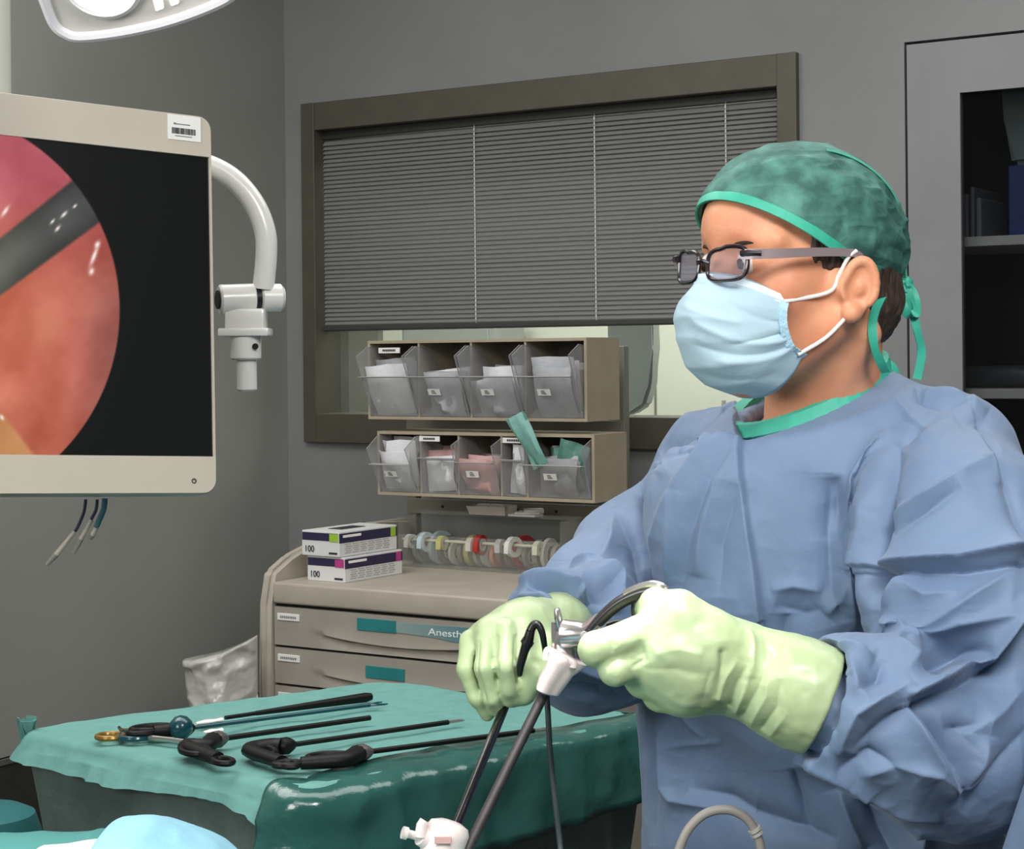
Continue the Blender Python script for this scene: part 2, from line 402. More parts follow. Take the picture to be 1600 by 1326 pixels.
# ------------------------------------------------ venetian blind
bs0, bs1 = fs(500, TW + .03) , fs(1222, TW + .03); bz1 = wz1 - ht; bz0 = fr(800, 512, TW + .03)[1]
bl = wthing('venetian_blind', 'grey venetian blind lowered over the upper part of the wall window', 'blind', (bs0 + bs1) / 2, TW + .03, bz0)
bw = (bs1 - bs0) / 2 - .003; H = bz1 - bz0
b = BM(); box(b, -bw, bw, -.012, .014, H - .022, H, .002); obj('headrail', b, mat('blind_headrail', (45, 44, 42), .5), bl)
b = BM(); box(b, -bw, bw, -.012, .012, 0, .018, .004); obj('bottom_rail', b, mat('blind_bottom_rail', (60, 60, 58), .5), bl)
ns = 43; pitch = (H - .045) / ns
t = BM(); prev = None
prof = [(-.0085, -.0085), (-.003, -.001), (.0045, .0075)]
vv = [[t.verts.new((x, y, z)) for (y, z) in prof + [(p[0] + .0006, p[1] - .0008) for p in prof[::-1]]] for x in (-bw, bw)]
n6 = 6
for k in range(n6): t.faces.new((vv[0][k], vv[0][(k + 1) % n6], vv[1][(k + 1) % n6], vv[1][k]))
t.faces.new(vv[0]); t.faces.new(vv[1][::-1])
sl = obj('slat', t, SLAT, bl); sl.location = (0, 0, .026)
for k in range(1, ns):
    o = sl.copy(); C.objects.link(o); o.location = (0, 0, .026 + k * pitch); o.rotation_euler = (R(random.uniform(-2, 2)), 0, R(random.uniform(-.04, .04)))
for px in (743, 931, 1136):
    s = fs(px, TW + .02, 350) - (bs0 + bs1) / 2; b = BM()
    for k in range(ns): box(b, s - .0015, s + .0015, -.0135, -.0125, .022 + k * pitch, .022 + k * pitch + pitch * .62)
    tube(b, [(s, -.0115, .005), (s, -.0115, H - .01)], .0006, 5)
    obj('ladder_cord', b, CORD, bl)
# ------------------------------------------------ room seen through the window
CREAM = mat('cream_far_wall', (216, 214, 202), .6)
TR = 5.6
b = BM(); wbox(b, sc - 3, SR + .5, TR, TR + .1, 0, ZH)
struct('wall_far', b, CREAM)
b = BM(); wbox(b, sc - 3.1, sc - 3, TW + .12, TR, 0, ZH); wbox(b, sc - 3.1, sc - .12, TW + .02, TW + .12, 0, ZH); struct('wall_side', b, CREAM)
b = BM(); wbox(b, SR + .5, SR + .6, TW + .12, TR, 0, ZH); struct('wall_end', b, CREAM)
area('next_room_light', tuple(fw(-2.4, 4.8, 2.9)), tuple(fw(-2.4, 4.8, 0)), 4.5, .8, 160, (1, .99, .95))
# door leaf edges in far room
sA = fs(527, TR - .2)
b = BM(); wbox(b, sA - .09, sA + .07, TR - .03, TR, 0, 2.3, .003); struct('door_1', b, mat('taupe_door_edge', (120, 118, 108), .5))
sB = fs(510, TR); b = BM(); wbox(b, sB - .012, sB + .012, TR - .04, TR, 0, 2.3); struct('trim_4', b, mat('dark_seal', (40, 40, 38), .6))
for i, px in enumerate((1024, 548)):
    sB = fs(px, TR); b = BM(); wbox(b, sB - .003, sB + .003, TR - .006, TR, 0, 2.4); struct('trim_%d' % (5 + i), b, mat('panel_joint', (120, 116, 104), .6))
s0, s1 = fs(655, TR - .15), fs(800, TR - .15)
zt = fr(700, 519, TR)[1]
dv = wthing('scrub_sink_unit', 'pale grey wall unit glimpsed under the blind above the bins', 'cabinet', (s0 + s1) / 2, TR - .15, fr(700, 640, TR)[1])
b = BM(); box(b, -(s1 - s0) / 2, (s1 - s0) / 2, -.12, .1, 0, .35, .02); obj('body', b, mat('pale_unit', (150, 152, 148), .5), dv)
b = BM(); box(b, -(s1 - s0) / 2 + .02, (s1 - s0) / 2 - .02, -.128, -.12, .02, .33, .003); obj('door', b, mat('pale_unit_door', (160, 162, 158), .5), dv)
# rounded white dispenser hanging behind the window
zA = fr(990, 650, 4.6)[1]; zB = fr(990, 470, 4.6)[1]; sA, sB = fs(962, 4.6), fs(1019, 4.6); hw = (sB - sA) / 2 * 1.25
rw = wthing('hanging_screen', 'grey-white round-cornered panel hanging beyond the window, right of the bins', 'panel', (sA + sB) / 2 - hw * .2, 4.6, zA)
pts = [(-hw, 0, .03), (-hw * .6, 0, 0), (0, 0, .004), (hw * .62, 0, .03), (hw * .92, 0, .09), (hw, 0, .2), (hw, 0, zB - zA + .1), (-hw, 0, zB - zA + .1)]
b = BM(); prism(b, pts, (0, .05, 0), .008); obj('shell', b, mat('grey_white_shell', (178, 180, 176), .4), rw, True)
b = BM(); tube(b, [(0, .02, zB - zA + .08), (0, .02, ZH - zA)], .015, 10); obj('pole', b, WHITE, rw, True)
# counter with equipment beyond the window
zc = fr(1060, 676, 5.0)[1]
ct = wthing('counter', 'pale counter beyond the window behind the surgeon', 'counter', fs(1090, 5.0), 5.0, 0)
b = BM(); box(b, -.5, .8, -.2, .3, zc - .04, zc, .005); obj('worktop', b, mat('pale_worktop', (205, 202, 186), .4), ct)
b = BM(); box(b, -.48, .78, -.17, .28, 0, zc - .04, .003); obj('base_cabinet', b, mat('counter_base', (170, 168, 158), .5), ct)
s = fs(1072, 4.9)
ap = wthing('sterile_tray', 'low grey instrument box with pale top on counter beyond the window', 'box', s, 4.9, zc)
b = BM(); prism(b, [(-.075, -.06, 0), (.12, -.06, 0), (.12, -.06, .04), (-.06, -.06, .04)], (0, .12, 0), .004); obj('body', b, mat('dark_grey_box', (92, 92, 90), .5), ap)
b = BM(); box(b, -.05, .12, -.055, .055, .04, .052, .003); obj('lid', b, mat('box_lid', (206, 206, 198), .4), ap)
s = fs(1130, 5.05)
ap = wthing('soap_bottle', 'small upright grey bottle behind the box beyond the window', 'bottle', s, 5.05, zc)
b = BM(); lathe(b, [(0, 0), (.012, 0), (.013, .07), (.007, .08), (.007, .1), (0, .1)], 14); obj('bottle_body', b, mat('grey_bottle', (150, 150, 146), .4), ap, True)
ap = wthing('cable_hook', 'thin dark cable loop left of the grey box beyond the window', 'cable', fs(1020, 4.85), 4.85, zc)
b = BM(); tube(b, smooth_path([(-.01, 0, 0), (-.008, 0, .02), (.006, 0, .028), (.03, 0, .026)], 6), .0018, 6); obj('wire', b, INKG, ap, True)
# ------------------------------------------------ built-in glazed cabinet at right
def cab():
    c1 = SR - .9; cw = c1 - cs0; gx = fs(1502, TW, 300) - cs0; z0 = .1
    zt = fr(1502, 145, TW)[1] - z0; Ht = cz1 - z0
    c = wthing('glazed_cabinet', 'grey built-in cabinet with dark glazed door behind the surgeon', 'cabinet', cs0, TW, z0)
    CG = mat('cabinet_grey', (133, 134, 137), .5, col2=(127, 128, 131), nscale=5); IN = mat('cabinet_interior', (26, 26, 27), .6)
    b = BM()
    box(b, .004, .02, .03, .42, .004, Ht - .006); box(b, cw - .02, cw - .004, .03, .42, .004, Ht - .006); box(b, .004, cw - .004, .41, .43, .004, Ht - .006)
    box(b, .004, cw - .004, .03, .42, .004, .02); box(b, .004, cw - .004, .03, .42, Ht - .022, Ht - .006)
    obj('carcass', b, IN, c)
    dr = BM(); g = .007; th0, th1 = -.004, .018
    for q in ((g, gx, g, Ht - g), (cw - gx, cw - g, g, Ht - g), (gx, cw - gx, g, .35), (gx, cw - gx, zt, Ht - g)): box(dr, q[0], q[1], th0, th1, q[2], q[3])
    d = obj('door', dr, CG, c)
    b = BM(); box(b, gx, cw - gx, .004, .009, .35, zt); obj('door_glass', b, clear('cabinet_glass', (222, 224, 226), .95, .03, (60, 62, 64)), d)
    zs = []
    for py in (377, 615):
        z = fr(1540, py, TW + .06)[1] - z0; zs.append(z)
        b = BM(); box(b, .022, cw - .022, .05, .40, z - .011, z + .011, .002); obj('shelf', b, mat('pale_shelf', (205, 203, 192), .5), c)
    for z in (zs[1] - .45,):
        b = BM(); box(b, .022, cw - .022, .05, .40, z - .011, z + .011, .002); obj('shelf', b, STEEL, c)
    return zs[0] + z0, zs[1] + z0
zs1, zs2 = cab()
def stand_item(name, label, cat, px, t, z, w, h, d, m, group=None):
    s = fs(px, t, 350); o = wthing(name, label, cat, s, t, z, group)
    b = BM(); box(b, -w / 2, w / 2, 0, d, 0, h, .004); obj('body' if 'fold' not in name else 'cover', b, m, o); return o
o = stand_item('binder', 'blue folder standing on the upper cabinet shelf', 'folder', 1602, TW + .08, zs1 + .011, .075, .155, .25, mat('blue_card', (30, 52, 120), .5))
o = wthing('hanging_drape', 'pale grey-green cloth hanging at the top inside the glazed cabinet', 'cloth', fs(1600, TW + .12, 200), TW + .12, zs1 + .17)
b = BM(); prism(b, [(-.03, 0, 0), (-.045, 0, .1), (-.065, 0, .26), (.1, 0, .26), (.1, 0, -.0)], (0, .05, 0), .012); obj('cloth', b, mat('grey_green_cloth', (126, 138, 134), .8, bump=.004, bscale=12), o, True)
for i, (px, w_, h_) in enumerate(((1509, .012, .10), (1519, .010, .115), (1529, .012, .09))):
    stand_item('file_folder', ['grey file at the left end of the upper cabinet shelf', 'tallest grey file, second from left on the cabinet shelf', 'short grey file, third from left on the cabinet shelf'][i], 'file', px, TW + .1, zs1 + .011, w_, h_, .2, mat('grey_file', (100 + i * 14, 102 + i * 14, 104 + i * 14), .5))
o = wthing('wrapped_pack', 'dark wrapped pack lying on the lower cabinet shelf', 'pack', fs(1560, TW + .15, 560), TW + .15, zs2 + .011)
b = BM(); box(b, -.09, .12, 0, .18, 0, .05, .018, 3); obj('wrap', b, mat('dark_wrap', (72, 74, 76), .4, bump=.004, bscale=20), o, True)
# ================================================================== anaesthesia cart
tf = 3.15; tr = 3.70
s0 = fs(431, tf, 940); zw = fr(431, 908, tf)[1]; s1 = fs(838, tf, 940); cwid = s1 - s0
cart = wthing('anaesthesia_cart', 'beige anaesthesia drawer cart with teal labels below the window', 'cart', (s0 + s1) / 2, tf, 0)
hwc = cwid / 2
b = BM()
box(b, -hwc + .012, hwc - .012, .03, tr - tf - .01, .12, zw - .045, .004)
obj('body', b, CART, cart)
def sidepanel(sg):
    # curved side rail: side profile in (y,z) extruded across x
    x0 = sg * (hwc + .002); e = sg * .034
    P = [(-.012, .1), (-.02, zw - .30), (-.022, zw - .05), (-.004, zw + .022), (.06, zw + .052), (.2, zw + .085), (.4, zw + .10), (.54, zw + .10), (.56, .1)]
    b = BM(); prism(b, [(x0, y, z) for y, z in P], (e, 0, 0), .010, seg=3)
    o = obj('side_panel', b, CART, cart, True)
    return o
for sg in (-1, 1): sidepanel(sg)
b = BM(); box(b, hwc - .002, hwc + .041, .20, .214, zw + .03, zw + .0895, .002); obj('rail_band', b, mat('navy_strap', (36, 62, 100), .5), cart)['label'] = 'navy strap around the right rail'
b = BM(); box(b, -hwc, hwc, -.012, tr - tf - .004, zw - .048, zw, .006, 3); obj('worktop', b, CART, cart, True)
# drawers
zz = zw - .055
def drawer(zt, h, lab, banner=False):
    b = BM()
    # face with a curved undercut finger grip along the lower edge
    nx = 40; x0, x1 = -hwc + .002, hwc - .002; rows = []
    for i in range(nx + 1):
        u = i / nx; x = x0 + (x1 - x0) * u; q = max(0, 1 - ((u - .5) / .32) ** 2)
        gz = .40 * h - .17 * h * q; dp = .008 * min(1, q * 2.2)
        rows.append([(x, 0, 0), (x, 0, -h * .30), (x, -.0005, -h + gz + .012), (x, -.004 * min(1, q * 3), -h + gz), (x, dp, -h + gz - .006 * (q > 0)), (x, dp * .7, -h * .78), (x, 0, -h), (x, .03, -h), (x, .03, 0)])
    V = [[b.verts.new(p) for p in r] for r in rows]
    for a, c in zip(V, V[1:]):
        for k in range(9): b.faces.new((a[k], a[(k + 1) % 9], c[(k + 1) % 9], c[k]))
    b.faces.new(V[0]); b.faces.new(V[-1][::-1])
    d = obj('drawer', b, CARTD, cart, True); d.location = (0, -.008, zt)
    b = BM(); box(b, -hwc + .012, -hwc + .075, -.0025, 0, -.030, -.014, .001); l = obj('label_holder', b, PAPER, d)
    b = BM()
    for k in range(9): box(b, -hwc + .021 + k * .0052, -hwc + .0245 + k * .0052, -.0031, -.0025, -.0245, -.0195)
    obj('label_print', b, INKG, d)
    zl = -.0095 if banner else -.020
    b = BM(); box(b, -hwc + lab[0], -hwc + lab[1], -.0022, 0, zl - .027, zl, .0008); obj('teal_label', b, TEALL, d)
    if banner:
        b = BM(); P = [(-hwc + lab[1], 0, -.012), (hwc - .01, 0, -.010), (hwc - .01, 0, -.040), (hwc - .2, 0, -.044), (-hwc + lab[1] + .1, 0, -.038), (-hwc + lab[1], 0, -.034)]
        prism(b, P, (0, -.0016, 0))
        m = bpy.data.materials.new('banner_print'); m.use_nodes = True; nt = m.node_tree; bb = nt.nodes['Principled BSDF']; bb.inputs['Roughness'].default_value = .5
        tc = nt.nodes.new('ShaderNodeTexCoord'); sx = nt.nodes.new('ShaderNodeSeparateXYZ'); nt.links.new(tc.outputs['Object'], sx.inputs[0])
        mr = nt.nodes.new('ShaderNodeMapRange'); mr.inputs[1].default_value = -hwc + lab[1]; mr.inputs[2].default_value = -hwc + lab[1] + .26; nt.links.new(sx.outputs[0], mr.inputs[0])
        mx = nt.nodes.new('ShaderNodeMix'); mx.data_type = 'RGBA'; nt.links.new(mr.outputs[0], mx.inputs[0]); mx.inputs[6].default_value = lin((140, 158, 154)); mx.inputs[7].default_value = lin((34, 120, 132)); nt.links.new(mx.outputs[2], bb.inputs[0])
        obj('banner', b, m, d)
        tx = text_obj('lettering', 'Anesthesia', .021, FOAM, d, None, Matrix.Translation((-hwc + TXS, -.0022, -.033)) @ Matrix(((1.45, 0, 0, 0), (0, 0, -1, 0), (0, 1, 0, 0), (0, 0, 0, 1))))
    return d
LB = lambda a, c_, py: (fs(a, tf, py) - s0, fs(c_, tf, py) - s0)
TXS = fs(673, tf, 980) - s0
drawer(zz, .086, LB(562, 623, 968), True); zz -= .092
drawer(zz, .080, LB(575, 636, 1025)); zz -= .086
drawer(zz, .090, LB(585, 646, 1060)); zz -= .096
drawer(zz, .150, LB(590, 651, 1060)); zz -= .156
drawer(zz, .20, LB(590, 651, 1060))
b = BM(); box(b, -hwc + .0, hwc - .0, .002, .032, .13, zw - .05); obj('drawer_gap', b, DARK, cart)
for x in (-hwc + .05, hwc - .05):
    for y in (.06, .48):
        b = BM(); M_ = Matrix.Translation((x, y, .05)) @ Matrix.Rotation(pi / 2, 4, 'Y'); lathe(b, [(0, -.015), (.045, -.015), (.05, 0), (.045, .015), (0, .015)], 20, M_); cs_ = obj('castor', b, INKG, cart, True)
        b = BM(); box(b, x - .02, x + .02, y - .02, y + .02, .05, .13, .004); obj('fork', b, STEEL, cs_)
# posts and cross rails behind
sp = [fs(640, tr, 800), fs(965, tr, 640)]
fr0 = bpy.data.objects.new('bin_frame', None); C.objects.link(fr0); fr0.parent = cart; fr0.location = ((sp[0] + sp[1]) / 2 - (s0 + s1) / 2, tr + .02 - tf, 0); hf = (sp[1] - sp[0]) / 2
ztop = fr(965, 540, tr)[1]
for sg in (-1, 1):
    b = BM(); box(b, sg * hf - .014, sg * hf + .014, -.012, .014, .1, ztop if sg > 0 else ztop - .1, .003); obj('post', b, STEEL, fr0)
for py, h in ((796, .035), (665, .03)):
    z = fr(800, py, tr)[1]; b = BM(); box(b, -hf - .01, hf + .01, -.018, -.002, z - h / 2, z + h / 2, .002)
    cr = obj('crossbar', b, STEEL, fr0)
    if py > 700:
        b = BM()
        for k in range(5):
            lathe(b, [(0, 0), (.004, 0), (.003, .002), (0, .002)], 10, axisM((-hf + .1 + k * .11, -.018, z), (0, -1, 0)))
        obj('screw', b, DARK, cr)
# ------------------------------------------------ tilt bin units
RIMM = mat('bin_rim', (150, 150, 150), .2, coat=.5)
PK = [mat('packet_white', (214, 214, 216), .4, bump=.003, bscale=40), mat('packet_clear', (176, 178, 182), .25, bump=.004, bscale=35), mat('packet_pink', (190, 150, 146), .45, bump=.003, bscale=40), mat('packet_teal', (120, 170, 160), .35, bump=.003, bscale=40), mat('packet_grey', (150, 150, 152), .35, bump=.003, bscale=40)]
pidx = [0]
def packet(root_s, root_t, root_z, x, y, z, w_, h_, tilt, yaw, roll, m, label, group, d=.008):
    o = wthing('packet', label, 'packet', 0, 0, 0, group)
    Mw = Matrix.Rotation(-TH, 4, 'Z') @ Matrix.Translation((root_s + x, root_t + y, root_z + z)) @ Matrix.Rotation(yaw, 4, 'Z') @ Matrix.Rotation(tilt, 4, 'X') @ Matrix.Rotation(roll, 4, 'Y')
    o.matrix_world = Mw
    nx, nz = 7, 7; b = BM(); rnd = random.Random(pidx[0]); pidx[0] += 1; fr_, bk_ = [], []
    ph = rnd.random() * 6
    for i in range(nx):
        rf, rb = [], []
        for k in range(nz):
            u, v = i / (nx - 1), k / (nz - 1); th = d * (sin(pi * u) * sin(pi * v)) ** .5 * (.7 + .5 * rnd.random()) + .0006
            wob = .007 * sin(u * 5 + ph) * sin(v * 4 + ph) + .003 * sin(u * 11 + v * 6 + ph * 3)
            rf.append(b.verts.new(((u - .5) * w_, wob - th, v * h_))); rb.append(b.verts.new(((u - .5) * w_, wob + th, v * h_)))
        fr_.append(rf); bk_.append(rb)
    for i in range(nx - 1):
        for k in range(nz - 1):
            b.faces.new((fr_[i][k], fr_[i + 1][k], fr_[i + 1][k + 1], fr_[i][k + 1])); b.faces.new((bk_[i][k], bk_[i][k + 1], bk_[i + 1][k + 1], bk_[i + 1][k]))
    ring = [(i, 0) for i in range(nx)] + [(nx - 1, k) for k in range(1, nz)] + [(i, nz - 1) for i in range(nx - 2, -1, -1)] + [(0, k) for k in range(nz - 2, 0, -1)]
    for a, c in zip(ring, ring[1:] + ring[:1]): b.faces.new((fr_[a[0]][a[1]], bk_[a[0]][a[1]], bk_[c[0]][c[1]], fr_[c[0]][c[1]]))
    obj('wrapper', b, m, o, True)
    return o
def bin_unit(name, label, px0, px1, pyt, pyb, t, open_, word):
    s0, s1 = fs(px0, t, (pyt + pyb) / 2), fs(px1, t, (pyt + pyb) / 2); zt = fr(px1, pyt, t)[1]; zb = fr(px1, pyb, t)[1]; Wd = s1 - s0; Hh = zt - zb; D = .15
    u = wthing(name, label, 'storage bins', s0, t, zb); n = len(open_)
    b = BM(); th = .007
    box(b, 0, Wd, 0, D, 0, th); box(b, 0, Wd, 0, D, Hh - th, Hh); box(b, 0, th, 0, D, th, Hh - th); box(b, Wd - th, Wd, 0, D, th, Hh - th); 
    obj('housing', b, HOUS, u)
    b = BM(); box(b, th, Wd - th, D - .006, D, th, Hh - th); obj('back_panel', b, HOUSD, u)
    xs = [0]; tot = sum(o['w'] for o in open_)
    for o in open_: xs.append(xs[-1] + o['w'] / tot)
    for k in range(1, n):
        x = th + xs[k] * (Wd - 2 * th); b = BM(); box(b, x - .0025, x + .0025, .002, D - .006, th, Hh - th); obj('divider', b, HOUS, u)
    for k, o in enumerate(open_):
        x0 = th + xs[k] * (Wd - 2 * th) + .004; x1 = th + xs[k + 1] * (Wd - 2 * th) - .004; a = R(o['a']); bw_ = x1 - x0
        # side profile of the tray before tilting, hinge at the bottom front
        hh = Hh - 2 * th - .012; P = [(0, 0), (0, hh * .62), (.0, hh * .95), (.05, hh * .97), (.095, hh * .80), (.115, hh * .45), (.11, 0)]
        def rot(y, z): return (y * cos(a) - z * sin(a) + .001, y * sin(a) + z * cos(a) + th + .002)
        Pt = [rot(y, z) for y, z in P]
        Pt = [(y, max(z, th + .001)) for y, z in Pt]
        b = BM(); w0 = .0016
        for xx in (x0, x1 - w0): prism(b, [(xx, y, z) for y, z in Pt], (w0, 0, 0))
        f0, f1 = Pt[0], rot(0, hh * .62)
        prism(b, [(x0, f0[0], f0[1]), (x1, f0[0], f0[1]), (x1, f1[0], f1[1]), (x0, f1[0], f1[1])], (0, .0018, 0))
        g0 = Pt[-1]; prism(b, [(x0, f0[0] + .002, th + .0005), (x1, f0[0] + .002, th + .0005), (x1, g0[0], g0[1]), (x0, g0[0], g0[1])], (0, 0, .0015))
        # folded lip
        f2 = rot(-.012, hh * .66); prism(b, [(x0, f1[0], f1[1]), (x1, f1[0], f1[1]), (x1, f2[0], f2[1]), (x0, f2[0], f2[1])], (0, .0015, .001))
        bn = obj('bin', b, BINC, u)
        b = BM()
        for xx in (x0, x1): tube(b, [(xx, y, z) for y, z in Pt[1:5]], .0011, 5); tube(b, [(xx, f0[0], f0[1]), (xx, f1[0], f1[1])], .0011, 5)
        tube(b, [(x0, f2[0], f2[1]), (x1, f2[0], f2[1])], .0016, 6); tube(b, [(x0, f1[0], f1[1]), (x1, f1[0], f1[1])], .0012, 6)
        obj('rim', b, RIMM, bn)
        fm = rot(-.0012, hh * .34); q1 = rot(-.0012, hh * .34 + .016)
        xc = x0 + bw_ * o.get('lx', .42); b = BM(); prism(b, [(xc - .017, fm[0], fm[1]), (xc + .017, fm[0], fm[1]), (xc + .017, q1[0], q1[1]), (xc - .017, q1[0], q1[1])], (0, -.0006, 0))
        if o.get('lab', 1):
            lb = obj('bin_label', b, PAPER, bn)
            b = BM()
            for j in range(3):
                c1, c2 = rot(-.002, hh * .34 + .004 + j * .0035), rot(-.002, hh * .34 + .0055 + j * .0035)
                prism(b, [(xc - .007, c1[0], c1[1]), (xc + .006 - j * .002, c1[0], c1[1]), (xc + .006 - j * .002, c2[0], c2[1]), (xc - .007, c2[0], c2[1])], (0, -.0004, 0))
            obj('label_print', b, INK, bn)
        else: b.free()
        rnd = random.Random(k + int(px0))
        for j in range(o['n']):
            m = PK[o['m'][j % len(o['m'])]]; wv = min(bw_ * .96, .115); fill = o.get('fill', .7)
            yy = .018 + .078 * j / max(1, o['n'] - 1) ; lean = a * .75 * (1 - j / o['n'])
            zz_ = th + .006 + .010 * (j % 2); yb = yy * cos(a) * .9
            packet(s0, t, zb, x0 + bw_ / 2 + rnd.uniform(-.006, .006), yb, zz_, wv * rnd.uniform(.8, 1), Hh * fill * rnd.uniform(.75, 1.02), lean, rnd.uniform(-.15, .15), rnd.uniform(-.10, .10), m,
                   '%s packet %s in the %s bin of the %s row' % (o['cn'][j % len(o['cn'])], ['at the front', 'second from the front', 'in the middle', 'fourth from the front', 'at the back', 'at the very back'][j if o['n'] > 3 else (j * 2)] , o['pos'], word), 'packets in the %s tilt bins' % word, d=.016)
    return u, s0, zb, Hh, Wd
P4_ = ['leftmost', 'second', 'third', 'rightmost']
u1, us, uz, uh, uw = bin_unit('tilt_bin_cabinet', 'upper taupe cabinet of four clear tilt bins below the blind', 575, 917, 527, 659, 3.46,
    [dict(w=1, a=24, n=4, m=[0, 4, 0, 4], cn=['white', 'grey', 'white', 'grey'], pos='leftmost', fill=.68, lab=0), dict(w=1.05, a=24, n=4, m=[1, 4, 0, 4], cn=['clear', 'grey', 'white', 'grey'], pos='second', fill=.62),
     dict(w=1.05, a=24, n=4, m=[1, 0, 4, 1], cn=['clear', 'white', 'grey', 'clear'], pos='third', fill=.56), dict(w=1.1, a=24, n=5, m=[1, 1, 0, 4, 0], cn=['clear', 'clear', 'white', 'grey', 'white'], pos='rightmost', fill=.66)], 'upper')
def head_label(u, x, z, w_, h_, n):
    b = BM(); box(b, x, x + w_, -.004, -.002, z, z + h_); lb = obj('header_label', b, PAPER, u)
    b = BM()
    for k in range(n): box(b, x + .012 + k * .0048, x + .0155 + k * .0048, -.0046, -.004, z + h_ * .3, z + h_ * .7)
    obj('header_print', b, INK, lb)
head_label(u1, .035, uh - .030, .062, .013, 8)
u2, us2, uz2, uh2, uw2 = bin_unit('tilt_bin_cabinet', 'lower taupe cabinet of tilt bins with a green-white packet sticking out', 590, 929, 679, 786, 3.46,
    [dict(w=1.05, a=30, n=5, m=[0, 0, 4, 0, 4], cn=['white', 'white', 'grey', 'white', 'grey'], pos='leftmost', fill=.75), dict(w=.95, a=4, n=4, m=[0, 2, 0, 2], cn=['white', 'pink', 'white', 'pink'], pos='second', fill=.62, lab=0),
     dict(w=1.05, a=18, n=4, m=[2, 2, 0, 2], cn=['pink', 'pink', 'white', 'pink'], pos='third', fill=.66), dict(w=.62, a=3, n=3, m=[0, 4, 0], cn=['white', 'grey', 'white'], pos='fourth', fill=.8, lab=0), dict(w=1.5, a=20, n=5, m=[4, 4, 3, 1, 4], cn=['grey', 'grey', 'pale green', 'clear', 'grey'], pos='rightmost', fill=.72)], 'lower')
head_label(u2, .125, uh2 - .022, .058, .012, 7)
head_label(u2, uw2 * .60, uh2 - .022, .062, .012, 8)
packet(us2, 3.46, uz2, uw2 * .78, -.01, uh2 * .52, .045, .13, .22, .1, -.42, PK[3], 'long pale green sterile packet sticking up out of the lower right bin', 'packets in the lower tilt bins', .006)
packet(us2, 3.46, uz2, uw2 * .86, .02, uh2 * .35, .07, .085, .15, .1, .35, mat('packet_green', (92, 138, 124), .35, bump=.003, bscale=40), 'dark green crumpled packet behind the tall pale green one', 'packets in the lower tilt bins', .01)
# ------------------------------------------------ glove boxes on the cart
def gbox(label, dx, z, accent, zoff):
    nc = onz(539, 911, zw); W1 = .206; D1 = .111; H1 = .0565
    o = thing('glove_box', label, 'box', (nc.x + dx, nc.y, z), R(55), 'glove boxes stacked on the cart')
    CB = mat('box_white_card', (214, 214, 212), .6); NV = mat('box_navy_print', (44, 38, 72), .5); AC = mat('box_accent', accent, .5)
    b = BM(); box(b, 0, W1, 0, D1, 0, H1, .0015); obj('carton', b, CB, o)
    b = BM(); box(b, .0, W1, -.0008, 0, H1 * .55, H1 - .004); box(b, -.0008, 0, 0.004, D1 - .002, H1 * .62, H1 - .004); obj('printed_band', b, NV, o)
    b = BM(); box(b, W1 - .024, W1 - .006, -.0014, -.0006, H1 * .56, H1 - .004); box(b, -.0014, -.0006, .002, .028, H1 * .60, H1 - .005); obj('accent_patch', b, AC, o)
    b = BM(); box(b, .05, W1 - .07, .035, D1 - .035, H1 - .0002, H1 + .001, .0003); obj('opening', b, mat('dark_opening', (40, 38, 48), .6), o)
    b = BM(); box(b, .012, .075, -.0015, -.0008, H1 * .76, H1 * .86); obj('lettering_band', b, FOAM, o)
    b = BM()
    for r_ in range(5):
        for k in range(6):
            x = .018 + k * .027 + (r_ % 2) * .004; box(b, x, x + .022, -.0006, 0, H1 * .12 + r_ * .0048, H1 * .12 + r_ * .0048 + .0022)
    obj('fine_print', b, mat('fine_print_grey', (168, 168, 166), .6), o)
    Mx = Matrix(((0, 0, -1, -.0012), (-1, 0, 0, D1 - .008), (0, 1, 0, H1 * .16), (0, 0, 0, 1)))
    text_obj('lettering', '100', .020, INK, o, None, Mx)
    b = BM(); box(b, -.0012, 0, .006, .03, .006, .010); obj('brand_strip', b, INK, o)
    return o
gbox('bottom glove box with magenta corner on the cart worktop', 0, zw + .0002, (178, 60, 130), 0)
gbox('top glove box with lime green corner stacked on the other', -.012, zw + .0577, (150, 190, 60), 0)
# ================================================================== tape dispenser on the cart
tq = 3.52
ds0, ds1 = fs(622, tq, 870), fs(876, tq, 870)
dp = wthing('tape_dispenser', 'clear acrylic tape dispenser box with a white rod on the cart', 'dispenser', ds0, tq, zw); DW = ds1 - ds0
dH = .125; dD = .10
b = BM(); box(b, 0, DW, 0, .003, 0, dH * .62); box(b, 0, DW, dD - .003, dD, 0, dH); box(b, 0, .003, .003, dD - .003, 0, dH * .95); box(b, DW - .003, DW, .003, dD - .003, 0, dH); box(b, 0, DW, .003, dD - .003, 0, .003)
obj('acrylic_box', b, ACR, dp)
b = BM(); box(b, 0, DW, dD * .45, dD + .005, dH, dH + .003); obj('top_shelf', b, ACR, dp)
zr = fr(740, 848, tq + .02)[1] - zw
b = BM(); tube(b, [(-.002, .022, zr), (DW * .86, .022, zr)], .0035, 10); obj('rod', b, mat('cream_rod', (220, 218, 200), .4), dp, True)
b = BM(); tube(b, [(-.002, .06, .052), (DW - .001, .06, .052)], .006, 10); obj('rod', b, mat('grey_rod', (120, 118, 112), .4), dp, True)
